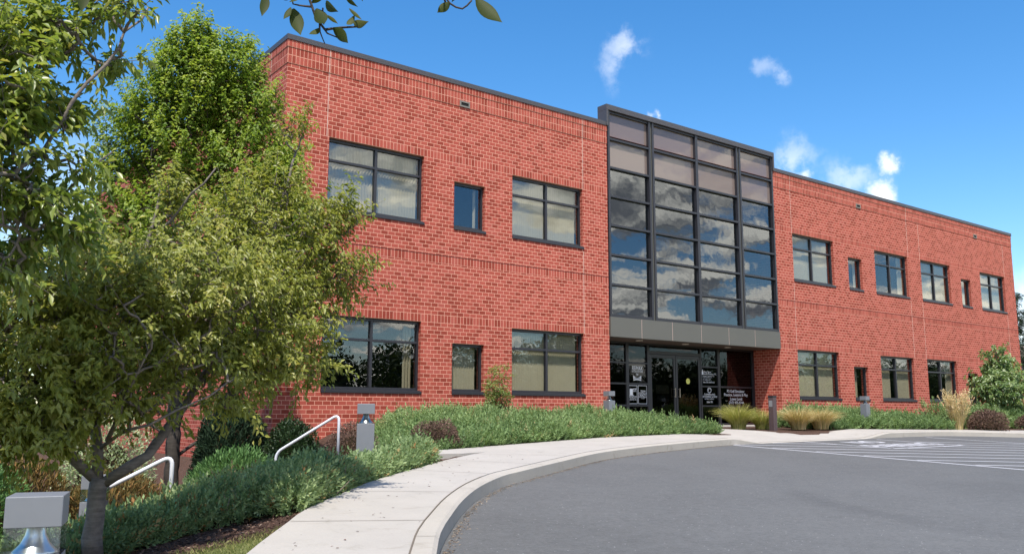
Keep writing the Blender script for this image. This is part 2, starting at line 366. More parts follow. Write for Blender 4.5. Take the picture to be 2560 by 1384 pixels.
MOUND = leaf_mat('mounded_green_leaf', [(0, (.05, .12, .035)), (.6, (.13, .25, .075)), (1, (.22, .34, .11))], .5, .2, .3)
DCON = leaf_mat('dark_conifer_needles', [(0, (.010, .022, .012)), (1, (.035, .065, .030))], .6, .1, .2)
STEMS = plain('grey_brown_woody_stem', (.24, .185, .145), .9, 0, .1, .2, 20)
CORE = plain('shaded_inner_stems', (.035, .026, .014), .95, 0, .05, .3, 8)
GRASS = leaf_mat('lawn_blade', [(0, (.10, .13, .035)), (.6, (.24, .26, .08)), (1, (.42, .37, .17))], .6, .25, .2)
CHIP = leaf_mat('mulch_chip', [(0, (.04, .022, .016)), (.6, (.13, .078, .058)), (1, (.36, .27, .21))], .9, 0.0, .1)

# ------------------------------------------------------------------ ground
def P(y): return -.841 + .035*min(y, -2.0)
def Pn(y): return -.841 + .035*np.minimum(y, -2.0)
def catmull(pts, step=.3):
    pts = [np.array(p, float) for p in pts]; out = []
    ext = [2*pts[0]-pts[1]] + pts + [2*pts[-1]-pts[-2]]
    for i in range(1, len(ext)-2):
        p0, p1, p2, p3 = ext[i-1:i+3]; n = max(1, int(np.linalg.norm(p2-p1)/step))
        for k in range(n):
            t = k/n; out.append(.5*((2*p1)+(p2-p0)*t+(2*p0-5*p1+4*p2-p3)*t*t+(3*p1-p0-3*p2+p3)*t**3))
    out.append(pts[-1]); return np.array(out)
KERB_OUT = catmull([(-9.2, -22), (-6.9, -17.9), (-5.45, -15.35), (-4.59, -14.09), (-4.05, -13.31), (-3.5, -12.62), (-2.82, -11.81), (-2.02, -10.97), (-1.15, -10.21), (-.6, -9.85), (.89, -8.92),
                    (2.75, -7.81), (4.47, -7.08), (6.29, -6.48), (8.21, -5.96), (9.6, -5.73), (12, -5.55), (14, -5.45), (15.5, -5.35), (18.0, -5.17), (20.17, -5.34), (22.16, -6.68), (23.5, -8.8), (24.3, -11.5), (24.7, -18)])
WALK_L = catmull([(-10.6, -21.2), (-7.9, -17.0), (-6.55, -15.0), (-5.63, -13.5), (-4.88, -12.41), (-4.49, -11.86), (-3.6, -10.87), (-3.03, -10.26), (-2.16, -9.48), (-1.17, -8.62), (-.45, -8.03), (.35, -7.45)])
def polydist(x, y, L):
    """distance to polyline and sign (positive: left of its direction)"""
    x = np.atleast_1d(x); y = np.atleast_1d(y); best = np.full(x.shape, 1e9); sg = np.zeros(x.shape)
    for a, b in zip(L[:-1], L[1:]):
        ab = b-a; t = np.clip(((x-a[0])*ab[0]+(y-a[1])*ab[1])/(ab@ab), 0, 1)
        px, py = x-a[0]-t*ab[0], y-a[1]-t*ab[1]; dd_ = np.hypot(px, py)
        s_ = np.sign(ab[0]*(y-a[1])-ab[1]*(x-a[0])); k = dd_ < best
        best = np.where(k, dd_, best); sg = np.where(k, s_, sg)
    return best, sg
EDGE = np.vstack([WALK_L[::3], [[1.2, -7.0]]])
def H(x, y):
    x = np.atleast_1d(np.asarray(x, float)); y = np.atleast_1d(np.asarray(y, float))
    d, s = polydist(x, y, EDGE); wgt = np.clip((1.5-x)/3, 0, 1)*(s > 0)
    z = Pn(y)-.03-wgt*np.minimum(.21*d, 1.5)
    return z
def dipf(x): return np.clip((x-8.9)/1.2, 0, 1)*np.clip((16.6-x)/1.3, 0, 1)
def offset(L, d):
    t = np.gradient(L, axis=0); t /= np.linalg.norm(t, axis=1)[:, None]
    return L + np.stack([-t[:, 1], t[:, 0]], 1)*d
# asphalt
mb = MB(); far = [(60, -18), (60, -45), (-40, -45), (-40, -24)]
kb = [tuple(p) for p in offset(KERB_OUT, -.004)]
mb.poly([(x, y, -.841+.035*y-.15) for x, y in reversed(kb + far[:0])] + [(-9.3, -40, -.841-.035*40-.15), (60, -40, -.841-.035*40-.15), (60, -18, -.841-.035*18-.15)])
tag(mb.build('asphalt', ASPH), kind='structure')
# kerb
mb = MB(); KI = offset(KERB_OUT, .165); KM = offset(KERB_OUT, .03)
rows = []
for (o, m_, i_) in zip(KERB_OUT, KM, KI):
    zt = P(o[1]); zl = zt-.135*float(dipf(o[0])); zb = zt-.30
    rows.append([(o[0]-.0, o[1], zb), (o[0], o[1], zl-.02), (m_[0], m_[1], zl+.001), (i_[0], i_[1], zl+.001), (i_[0], i_[1], zb)])
for a, b in zip(rows[:-1], rows[1:]):
    for j in range(4): mb.quad(a[j], b[j], b[j+1], a[j+1])
tag(mb.build('kerb', KERBM), kind='structure')
# expansion joints cut across the kerb
acc = 0; mb = MB()
for k in range(1, len(KERB_OUT)):
    acc += np.linalg.norm(KERB_OUT[k]-KERB_OUT[k-1])
    if acc > 3.0:
        acc = 0; o = KERB_OUT[k]; i_ = KI[k]; t_ = (KERB_OUT[k]-KERB_OUT[k-1]); t_ /= np.linalg.norm(t_); e = t_*.004
        zl = P(o[1])-.135*float(dipf(o[0]))+.0035
        mb.quad((o[0]-e[0], o[1]-e[1], zl), (o[0]+e[0], o[1]+e[1], zl), (i_[0]+e[0], i_[1]+e[1], zl), (i_[0]-e[0], i_[1]-e[1], zl))
# pavement as a triangulated sheet with a ramp
from mathutils.geometry import delaunay_2d_cdt
PAV = [tuple(p) for p in offset(KERB_OUT, .178)]
back = [(28.5, -14), (27, -9.5), (24.4, -5.8), (21.6, -4.75), (19.3, -4.1), (17.6, -3.5), (15.6, -3.9), (13.85, -4.4), (12.9, -3.4), (12.7, -1.0), (12.75, -.02), (18.95, -.02), (18.95, 1.12), (10.6, 1.12), (10.6, -3.3), (10.7, -4.15), (8.94, -4.11), (5.68, -4.68), (2.6, -5.75), (.55, -6.48),
        (-.2, -6.7), (-.25, -7.25), (.2, -7.3), (.75, -7.2), (.35, -7.45)]
bnd = PAV + back + [tuple(p) for p in WALK_L[::-1]][1:]
inner = []
from mathutils import geometry as _g
def inpoly(x, y, poly):
    c = False; n = len(poly)
    for i in range(n):
        x0, y0 = poly[i]; x1, y1 = poly[(i+1) % n]
        if (y0 > y) != (y1 > y) and x < (x1-x0)*(y-y0)/(y1-y0)+x0: c = not c
    return c
# ground sheet
xs = np.concatenate([np.arange(-400, -40, 40), np.arange(-40, -14, 2.0), np.arange(-14, 6, .2), np.arange(6, 30, .4), np.arange(30, 46, 1.0), np.arange(46, 420, 40)])
ys = np.concatenate([np.arange(-400, -40, 40), np.arange(-40, -20, 2.0), np.arange(-20, 2, .2), np.arange(2, 40, 2.0), np.arange(40, 700, 60)])
GX, GY = np.meshgrid(xs, ys); gx, gy = GX.ravel(), GY.ravel()
gz = H(gx, np.maximum(gy, -30))
cz = np.array(bnd+[bnd[0]]); nb_ = (gx > -14) & (gx < 32) & (gy > -24) & (gy < 3)
INB = np.zeros(gx.shape, bool); DBN = np.zeros(gx.shape)
INB[nb_] = [inpoly(a, b, bnd) for a, b in zip(gx[nb_], gy[nb_])]; DBN[nb_] = polydist(gx[nb_], gy[nb_], cz)[0]
dk, sk = polydist(gx, gy, KERB_OUT)
gz = np.where((sk < 0) | (dk < .45), gz-.40, gz)
gz = np.where(INB & (DBN > .22), gz-.35, gz)
near = (gx > -14) & (gx < 6) & (gy > -20) & (gy < 2)
gz = gz + np.where(near & (sk > 0), rng.normal(0, .008, gx.shape), 0)
nx_ = len(xs); idx = np.arange(len(gx)).reshape(len(ys), nx_)
FQ = np.stack([idx[:-1, :-1].ravel(), idx[:-1, 1:].ravel(), idx[1:, 1:].ravel(), idx[1:, :-1].ravel()], 1)
tag(np_mesh('ground', np.stack([gx, gy, gz], 1), FQ, MULCH, smooth=True), kind='structure')
for x in np.arange(8, 18, .4):
    for y in np.arange(-5.6, -2.6, .35):
        if inpoly(x, y, bnd): inner.append((x, y))
pts = [Vector(p) for p in bnd] + [Vector(p) for p in inner]
n_b = len(bnd)
vs, es, fs, *_ = delaunay_2d_cdt(pts, [(i, (i+1) % n_b) for i in range(n_b)], [list(range(n_b))], 1, 1e-4)
dk_, _s = polydist(np.array([v[0] for v in vs]), np.array([v[1] for v in vs]), KI)
def pavz(x, y, dk__): return P(y)-.135*float(dipf(x))*max(0, 1-dk__/1.9)
mbp = MB(); mbp.v = [(v[0], v[1], pavz(v[0], v[1], d_)) for v, d_ in zip(vs, dk_)]; mbp.f = [tuple(f) for f in fs]; mbp.m = [0]*len(fs)
pav = mbp.build('pavement', CONC); tag(pav, kind='structure')
sol_ = pav.modifiers.new('thick', 'SOLIDIFY'); sol_.thickness = .12; sol_.offset = -1
# score joints across the path
for k in range(8, 96, 5):
    if k < len(KI):
        a = KI[k]; d_ = np.hypot(*(WALK_L-a).T); b_ = WALK_L[int(np.argmin(d_))]
        if d_.min() < 2.4:
            t_ = KERB_OUT[k]-KERB_OUT[k-1]; t_ /= np.linalg.norm(t_); e = t_*.0055; L_ = b_-a; a2 = a+L_*.01; b2 = a+L_*.985
            q = [(a2-e), (a2+e), (b2+e), (b2-e)]; mb.quad(*[(p[0], p[1], P(p[1])+.0035) for p in q])
for k in range(2, len(KI)-30):       # the gap between kerb and path
    if KI[k][0] < -1.6:
        a, b = KI[k], KI[k+1]; a2, b2 = offset(KERB_OUT, .176)[k], offset(KERB_OUT, .176)[k+1]
        mb.quad((a[0], a[1], P(a[1])+.0035), (b[0], b[1], P(b[1])+.0035), (b2[0], b2[1], P(b2[1])+.0035), (a2[0], a2[1], P(a2[1])+.0035))
tag(mb.build('pavement_joint', plain('dark_joint', (.16, .135, .11), .95, 0, .1)), kind='structure')
# road paint
def pz(y): return -.841+.035*y-.15+.004
mb = MB()
def stripe(a, b, wd=.1, dz=0):
    a = np.array(a, float); b = np.array(b, float); t_ = (b-a)/np.linalg.norm(b-a); nn = np.array([-t_[1], t_[0]])*wd/2
    mb.quad(*[(p[0], p[1], pz(p[1])+dz) for p in (a-nn, b-nn, b+nn, a+nn)])
stripe((8.75, -5.9), (8.75, -14.2), .115); stripe((18.25, -5.55), (18.25, -14.2), .115); stripe((8.6, -14.2), (18.4, -14.2), .115)
BX = (11.87, 15.25, -8.05, -5.68)
for k in range(-3, 16):
    y0 = -5.75-1.10*k     # y at x = 8.8
    x_a, x_b = 8.86, 18.15; segs = []
    sl_ = -.66; X_ = np.linspace(x_a, x_b, 400); Y_ = y0+sl_*(X_-8.8)
    ok = (Y_ < -5.72) & (Y_ > -14.1) & ~((X_ > BX[0]-.06) & (X_ < BX[1]+.06) & (Y_ > BX[2]-.06) & (Y_ < BX[3]+.06))
    st_ = None
    for i in range(400):
        if ok[i] and st_ is None: st_ = i
        if (not ok[i] or i == 399) and st_ is not None:
            if i-st_ > 8: stripe((X_[st_], Y_[st_]), (X_[i-1], Y_[i-1]), .1, .002)
            st_ = None
stripe((BX[0], BX[2]), (BX[1], BX[2]), .1); stripe((BX[0], BX[2]+.06), (BX[0], BX[3]), .1); stripe((BX[1], BX[2]+.06), (BX[1], BX[3]), .1)
def text_mesh(body, bold=0.0, shear=0.0, spacing=1.0):
    cu = bpy.data.curves.new('lettering', 'FONT'); cu.body = body; cu.offset = bold; cu.shear = shear; cu.space_character = spacing; cu.resolution_u = 4
    o = bpy.data.objects.new('lettering', cu); col.objects.link(o); dg = bpy.context.evaluated_depsgraph_get()
    me = bpy.data.meshes.new_from_object(o.evaluated_get(dg)); V = np.array([v.co[:] for v in me.vertices]); Fc = [tuple(p.vertices) for p in me.polygons]
    bpy.data.objects.remove(o); bpy.data.curves.remove(cu); bpy.data.meshes.remove(me)
    return V, Fc
def text_in(mb_, body, x0, x1, z0, z1, y, th=.003, **kw):
    V, Fc = text_mesh(body, **kw); lo, hi = V.min(0), V.max(0)
    X = x0+(V[:, 0]-lo[0])/(hi[0]-lo[0])*(x1-x0); Z = z0+(V[:, 1]-lo[1])/(hi[1]-lo[1])*(z1-z0); k = len(mb_.v)
    mb_.v += [(a, y, b) for a, b in zip(X, Z)]; mb_.f += [tuple(k+i for i in f) for f in Fc]; mb_.m += [0]*len(Fc)
for body, x0, x1, y0, y1 in (('NO', 12.9, 14.25, -6.65, -5.98), ('PARKING', 12.1, 15.0, -7.75, -7.0)):
    V, Fc = text_mesh(body, bold=.03); lo, hi = V.min(0), V.max(0); k = len(mb.v)
    for v in V:
        X = x0+(v[0]-lo[0])/(hi[0]-lo[0])*(x1-x0); Y = y0+(v[1]-lo[1])/(hi[1]-lo[1])*(y1-y0); mb.v.append((X, Y, pz(Y)))
    mb.f += [tuple(k+i for i in f) for f in Fc]; mb.m += [0]*len(Fc)
tag(mb.build('road_marking', PAINT), kind='structure')

# ------------------------------------------------------------------ the office building
B = thing('office_building', 'two storey red brick office building with a tall dark glass entrance bay', 'office building', (19.3, 5, -1.0))
XL, XR, XE = 10.51, 18.98, 38.70
ZT = 8.40
W = {1: (1.15, 3.87), 2: (6.80, 9.47), 3: (20.04, 22.73), 4: (25.71, 28.34), 5: (29.45, 32.08), 6: (35.02, 37.62)}
SM = {1: (4.83, 5.85), 3: (23.72, 24.72), 5: (33.08, 34.02)}
LO = (0.0, 18*CO, 13*CO); UP = (43*CO, 61*CO, 56*CO)
OPEN = [(a, b, f[0], f[1]) for a, b in W.values() for f in (LO, UP)] + [(a, b, f[0], f[2]) for a, b in SM.values() for f in (LO, UP)]
def facade(mb, x0, x1, z0, z1, opens, dep=.30):
    xsn = sorted({x0, x1} | {v for o in opens for v in o[:2]}); zsn = sorted({z0, z1} | {v for o in opens for v in o[2:]})
    for xa, xb in zip(xsn[:-1], xsn[1:]):
        for za, zb in zip(zsn[:-1], zsn[1:]):
            xm, zm = (xa+xb)/2, (za+zb)/2
            if any(o[0] < xm < o[1] and o[2] < zm < o[3] for o in opens): continue
            mb.quad((xa, 0, za), (xb, 0, za), (xb, 0, zb), (xa, 0, zb))
    for a, b, c, d in opens:
        mb.quad((a, 0, c), (a, 0, d), (a, dep, d), (a, dep, c)); mb.quad((b, 0, c), (b, dep, c), (b, dep, d), (b, 0, d))
        mb.quad((a, 0, d), (b, 0, d), (b, dep, d), (a, dep, d)); mb.quad((a, 0, c), (a, dep, c), (b, dep, c), (b, 0, c))
YB = 22.0; ZB = -3.2
mb = MB()
facade(mb, 0, XL, ZB, ZT, [o for o in OPEN if o[1] < XL])
facade(mb, XR, XE, ZB, ZT, [o for o in OPEN if o[0] > XR])
mb.quad((0, YB, ZB), (0, 0, ZB), (0, 0, ZT), (0, YB, ZT)); mb.quad((XE, 0, ZB), (XE, YB, ZB), (XE, YB, ZT), (XE, 0, ZT)); mb.quad((XE, YB, ZB), (0, YB, ZB), (0, YB, ZT), (XE, YB, ZT))
mb.quad((XL, 0, ZB), (XL, 1.4, ZB), (XL, 1.4, 8.6), (XL, 0, 8.6)); mb.quad((XR, 1.4, ZB), (XR, 0, ZB), (XR, 0, 8.6), (XR, 1.4, 8.6))
mb.quad((0, 0, ZT-.3), (XE, 0, ZT-.3), (XE, YB, ZT-.3), (0, YB, ZT-.3))
def band(z0, z1, p):
    for a, b in ((-p, XL), (XR, XE)):
        mb.quad((a, -p, z0), (b, -p, z0), (b, -p, z1), (a, -p, z1)); mb.quad((a, 0, z0), (b, 0, z0), (b, -p, z0), (a, -p, z0)); mb.quad((a, -p, z1), (b, -p, z1), (b, 0, z1), (a, 0, z1))
        if b > 20: mb.quad((b, -p, z0), (b, 0, z0), (b, 0, z1), (b, -p, z1))
    mb.quad((-p, YB, z0), (-p, -p, z0), (-p, -p, z1), (-p, YB, z1)); mb.quad((-p, -p, z0), (-p, YB, z0), (0, YB, z0), (0, -p, z0))
band(77*CO, 81*CO, .014); band(81*CO, ZT, .028); band(ZB, -1.03, .022)
mb.build('wall', BRICK, B)
mb = MB(); zc = ZT
for a, b in ((-.045, XL-.012), (XR+.012, XE+.04)):
    mb.box(a, b, -.05, .30, zc, zc+.135)
mb.box(-.045, .30, .30, YB+.04, zc, zc+.135); mb.box(XE-.3, XE+.04, .30, YB+.04, zc, zc+.135)
mb.build('coping', CAPM, B, bevel=.006)
mb = MB()
for a, b in ((-.003, XL), (XR, XE+.003)): mb.box(a, b, -.0035, .02, 3.600, 3.616)
mb.box(-.0035, .02, .02, YB, 3.600, 3.616)
mb.build('shelf_angle_joint', plain('dark_shelf_joint', (.05, .018, .014), .9), B)
def vjoint(x, zs_):
    for a, b, p in zs_: m_ = MB(); m_.box(x-.007, x+.007, -.002-p, .01, a, b); m_.build('control_joint', JOINT, B)
CJ = ((77*CO, 81*CO, .014), (81*CO, ZT, .028))
for x, segs in ((1.085, ((61*CO, 77*CO, 0), (3.63, 43*CO-.02, 0), (18*CO, 3.595, 0)) + CJ), (9.492, ((61*CO, 77*CO, 0), (3.63, 43*CO-.08, 0), (18*CO, 3.595, 0), (-1.02, -.08, 0)) + CJ), (20.02, ((61*CO, 77*CO, 0), (3.63, 43*CO-.08, 0), (18*CO, 3.595, 0)) + CJ),
                (28.43, ((61*CO, 77*CO, 0), (3.63, 43*CO-.08, 0), (18*CO, 3.595, 0), (-1.02, -.08, 0)) + CJ), (29.42, ((61*CO, 77*CO, 0), (3.63, 43*CO-.08, 0), (18*CO, 3.595, 0))), (37.65, ((61*CO, 77*CO, 0), (3.63, 43*CO-.08, 0), (18*CO, 3.595, 0)))):
    vjoint(x, segs)
for a, b, p in ((18*CO, 3.595, 0), (3.63, 77*CO, 0)) + CJ: m_ = MB(); m_.box(-.002-p, .01, .985, 1.0, a, b); m_.build('control_joint', JOINT, B)
for x in (5.13, 24.67, 34.80):
    m_ = MB(); z0, z1 = 7.815, 7.985
    m_.box(x-.165, x+.165, -.035, .02, z1-.04, z1); m_.box(x-.165, x+.165, -.035, .02, z0, z0+.04); m_.box(x-.165, x-.125, -.0355, .02, z0+.04, z1-.04); m_.box(x+.125, x+.165, -.0355, .02, z0+.04, z1-.04)
    s_ = m_.build('scupper', SCUP, B); m_ = MB(); m_.box(x-.125, x+.125, -.018, .02, z0+.04, z1-.04); m_.build('scupper_opening', VOID, s_)
# windows
FY = .105                                # face of the frames behind the brick
def slats(m_, xa, xb, z0, z1, y, ang, pitch=.083, wd=.089):
    n = max(1, int((xb-xa)/pitch)); c, s_ = math.cos(ang)*wd/2, math.sin(ang)*wd/2
    for k in range(n):
        x = xa+pitch*(k+.5); j = random.uniform(-.10, .10); cc, ss = c*math.cos(j)-s_*math.sin(j), c*math.sin(j)+s_*math.cos(j)
        P_ = []
        for q in range(5):
            t_ = -1+q*.5; cv = .008*(1-t_*t_); P_.append((x+cc*t_-ss*cv/wd*2, y+ss*t_+cc*cv/wd*2))
        for (ax, ay), (bx, by) in zip(P_[:-1], P_[1:]): m_.quad((ax, ay, z0), (bx, by, z0), (bx, by, z1), (ax, ay, z1))
def window(a, b, z0, z1, big, blinds, dim=False):
    fr = MB(); fw = .055; y0, y1 = FY, FY+.10
    sill_z = z0+.075
    fr.box(a+.004, a+fw, y0, y1, sill_z, z1-.004); fr.box(b-fw, b-.004, y0, y1, sill_z, z1-.004)
    fr.box(a+fw, b-fw, y0+.001, y1, z1-.07, z1-.004); fr.box(a+fw, b-fw, y0+.001, y1, sill_z, sill_z+.06)
    if big:
        xm = (a+b)/2; zt = z0+1.285; fr.box(xm-.036, xm+.036, y0-.004, y1, sill_z+.06, z1-.07)
        fr.box(a+fw, xm-.036, y0+.002, y1, zt-.03, zt+.03); fr.box(xm+.036, b-fw, y0+.002, y1, zt-.03, zt+.03)
    o = fr.build('window', DARK, B, bevel=.004)
    g = MB(); yg = FY+.055
    cells = [(a+fw, b-fw, sill_z+.06, z1-.07)] if not big else [(a+fw, xm-.036, sill_z+.06, zt-.03), (xm+.036, b-fw, sill_z+.06, zt-.03), (a+fw, xm-.036, zt+.03, z1-.07), (xm+.036, b-fw, zt+.03, z1-.07)]
    for (p, q, r_, s_) in cells:
        t1 = random.uniform(-.0012, .0012); t2 = random.uniform(-.0012, .0012)
        g.quad((p, yg, r_), (q, yg+t1, r_), (q, yg+t1+t2, s_), (p, yg+t2, s_))
    go = g.build('pane', GLASS, o); sm_ = go.modifiers.new('thickness', 'SOLIDIFY'); sm_.thickness = .006
    s_ = MB(); s_.box(a-.0+.002, b+.035, -.028, .001, z0-.012, z0+.055); s_.box(a+.003, b-.003, .001, FY+.012, z0+.004, z0+.072); s_.build('sill', DARK, o, bevel=.004)
    if blinds:
        m_ = MB()
        for (p, q, ang) in blinds: m_ = MB(); slats(m_, a+.06+(b-a-.12)*p, a+.06+(b-a-.12)*q, z0+.11, z1-.05, .275, ang); m_.build('blind', BLIND, o)
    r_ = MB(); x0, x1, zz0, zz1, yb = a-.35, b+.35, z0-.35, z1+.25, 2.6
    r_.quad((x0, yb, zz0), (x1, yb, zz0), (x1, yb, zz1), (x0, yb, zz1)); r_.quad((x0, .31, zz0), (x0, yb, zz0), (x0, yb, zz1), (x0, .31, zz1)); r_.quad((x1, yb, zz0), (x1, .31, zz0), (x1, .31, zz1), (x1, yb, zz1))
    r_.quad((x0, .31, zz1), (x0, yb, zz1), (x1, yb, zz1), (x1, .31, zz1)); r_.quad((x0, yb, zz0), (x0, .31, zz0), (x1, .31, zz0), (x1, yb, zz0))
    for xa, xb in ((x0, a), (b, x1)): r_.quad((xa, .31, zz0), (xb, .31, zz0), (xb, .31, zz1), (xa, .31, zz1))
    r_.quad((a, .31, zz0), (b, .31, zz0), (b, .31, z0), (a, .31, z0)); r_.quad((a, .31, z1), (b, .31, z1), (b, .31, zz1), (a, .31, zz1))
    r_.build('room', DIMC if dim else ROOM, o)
    return o
FULL = [(0, 1, -.42)]; RIGHT = [(.82, 1, -1.15)]
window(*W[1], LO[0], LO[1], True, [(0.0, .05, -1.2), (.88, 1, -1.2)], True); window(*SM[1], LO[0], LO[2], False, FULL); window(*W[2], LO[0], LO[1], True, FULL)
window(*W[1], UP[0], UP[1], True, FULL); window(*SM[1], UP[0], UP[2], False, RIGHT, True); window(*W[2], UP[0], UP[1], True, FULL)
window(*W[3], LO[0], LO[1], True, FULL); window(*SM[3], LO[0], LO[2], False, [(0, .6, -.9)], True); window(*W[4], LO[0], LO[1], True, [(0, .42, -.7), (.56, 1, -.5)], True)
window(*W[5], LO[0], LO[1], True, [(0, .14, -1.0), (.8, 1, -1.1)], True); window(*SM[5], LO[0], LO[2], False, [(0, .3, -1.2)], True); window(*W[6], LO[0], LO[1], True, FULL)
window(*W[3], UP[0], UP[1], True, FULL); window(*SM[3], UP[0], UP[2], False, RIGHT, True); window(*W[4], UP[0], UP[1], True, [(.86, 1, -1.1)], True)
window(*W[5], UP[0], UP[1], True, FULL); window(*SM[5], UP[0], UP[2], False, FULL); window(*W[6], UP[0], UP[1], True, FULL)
# picture hanging in the lower left office
t = thing('picture_frame', 'small framed picture hanging in the dark office behind the lower left window', 'picture', (1.95, 2.55, .62))
m_ = MB(); m_.box(1.55, 2.35, 2.54, 2.58, .28, .95); m_.build('frame', BLACKV, t)
m_ = MB(); m_.box(1.62, 2.28, 2.532, 2.5395, .35, .88); pm = m_.build('mount', plain('picture_mount', (.5, .47, .4), .8), t)
m_ = MB(); m_.box(1.72, 2.18, 2.526, 2.5315, .44, .79); m_.build('print', plain('dark_print', (.05, .06, .05), .7), t)

# curtain wall bay
CW = MB(); yf = -.03
zr = [2.405, 3.405, 4.33, 5.255, 6.175, 7.09, 8.015, 8.92]
xv = [(10.535, 10.62), (12.37, 12.455), (12.53, 12.615), (14.655, 14.775), (16.845, 16.93), (17.005, 17.09), (18.875, 18.955)]
for a, b in xv: CW.box(a, b, yf, .14, 2.41, 8.92)
for a, b in ((12.455, 12.53), (16.93, 17.005)): CW.box(a, b, yf+.035, .14, 2.41, 8.92, 1)
bays = [(10.62, 12.37), (12.615, 14.655), (14.775, 16.845), (17.09, 18.875)]
for a, b in bays:
    for z in zr[1:-1]: CW.box(a, b, yf+.006, .13, z-.032, z+.032)
    CW.box(a, b, yf+.006, .13, 2.41, 2.50); CW.box(a, b, yf+.03, .13, 8.86, 8.92)
cw = CW.build('curtain_wall', [DARK, plain('mullion_groove', (.10, .10, .085), .5)], B, bevel=0)
yg = .075
for a, b in bays:
    for k in range(7):
        z0, z1 = zr[k]+.03, zr[k+1]-.03; g = MB()
        t1, t2 = random.uniform(-.0016, .0016), random.uniform(-.0016, .0016)
        g.quad((a, yg, z0), (b, yg+t1, z0), (b, yg+t1+t2, z1), (a, yg+t2, z1))
        q = g.build('spandrel_glass' if k >= 5 else 'vision_glass', SPAN if k >= 5 else CWG, cw); m9 = q.modifiers.new('thickness', 'SOLIDIFY'); m9.thickness = .008
CP = MB()                                # metal surround: cap, cheeks and the raised parapet behind
CP.box(10.455, 19.03, -.075, .34, 8.925, 9.105); CP.box(10.456, 10.534, -.0745, .339, 8.405, 8.924); CP.box(18.956, 19.029, -.0745, .339, 8.405, 8.924)
CP.box(10.535, 18.955, .30, .338, 8.1, 8.924)
CP.build('bay_surround', CAPM, cw, bevel=.006)
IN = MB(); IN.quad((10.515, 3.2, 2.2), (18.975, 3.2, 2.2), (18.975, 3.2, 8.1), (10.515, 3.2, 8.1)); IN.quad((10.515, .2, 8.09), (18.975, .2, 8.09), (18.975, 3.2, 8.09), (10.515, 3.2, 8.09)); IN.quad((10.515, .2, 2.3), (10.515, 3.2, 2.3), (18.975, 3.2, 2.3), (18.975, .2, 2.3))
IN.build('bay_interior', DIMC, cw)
IN = MB(); IN.box(12.95, 18.5, .5, .9, 5.31, 5.72); IN.build('interior_soffit', BEIGE, cw); IN = MB(); IN.box(10.62, 12.1, .45, .8, 7.12, 7.5); IN.build('interior_soffit', BEIGE, cw)
# fascia, soffit, recess
FA = MB(); cuts = [10.525, 11.873, 13.275, 14.678, 16.096, 17.526, 18.985]
for a, b in zip(cuts[:-1], cuts[1:]): FA.box(a+.010, b-.010, -.045, .12, 1.80, 2.402)
fa = FA.build('fascia', FASC, B, bevel=.004)
for a in cuts[1:-1]: m_ = MB(); m_.box(a-.0095, a+.0095, -.036, .11, 1.803, 2.399); m_.build('panel_joint', PINK, fa)
m_ = MB(); m_.box(XL+.005, XR-.005, .121, 1.35, 1.80, 1.86); so_ = m_.build('soffit', SOFF, B)
for x, y in ((12.27, .47), (14.59, .595), (16.88, .675)):
    m_ = MB(); m_.lathe([(.115, 1.799), (.115, 1.788), (.085, 1.788), (.085, 1.796), (.001, 1.796)], 24, (x, y)); m_.build('downlight', LENS, so_)
SY = 1.15
ST = MB()
xm_ = [(10.55, 10.66), (12.34, 12.47), (13.33, 13.44), (15.97, 16.04), (16.90, 17.03), (18.86, 18.97)]
for a, b in xm_: ST.box(a, b, SY, SY+.12, -.94, 1.795)
for a, b, zz in ((10.66, 12.34, (1.128, .452, -.245)), (12.47, 13.33, (1.128, .452, -.245)), (16.04, 16.90, (1.11, .43, -.245)), (17.03, 18.86, (.43, -.245))):
    for z in zz: ST.box(a, b, SY+.003, SY+.11, z-.027, z+.027)
    ST.box(a, b, SY+.004, SY+.11, -.94, -.84); ST.box(a, b, SY+.004, SY+.11, 1.74, 1.795)
ST.box(13.44, 15.97, SY+.002, SY+.12, 1.46, 1.56); ST.box(13.44, 15.97, SY+.002, SY+.12, 1.74, 1.795)
st = ST.build('storefront', DARK, B, bevel=.003)
for a, b, zs_ in ((10.66, 12.34, (-.84, -.272, .425, 1.10, 1.74)), (12.47, 13.33, (-.84, -.272, .425, 1.10, 1.74)), (16.04, 16.90, (-.84, -.272, .403, 1.083, 1.74)), (17.03, 18.86, (-.84, -.272, .403, 1.74)), (13.44, 15.97, (1.56, 1.74))):
    for c, d in zip(zs_[:-1], zs_[1:]):
        if d-c > .1:
            m_ = MB(); m_.quad((a, SY+.05, c+.05 if c > -.84 and a != 13.44 else c), (b, SY+.05+random.uniform(-.001, .001), c+.05 if c > -.84 and a != 13.44 else c), (b, SY+.05, d), (a, SY+.05, d))
            sg = m_.build('storefront_glass', STG, st); m9 = sg.modifiers.new('thickness', 'SOLIDIFY'); m9.thickness = .006
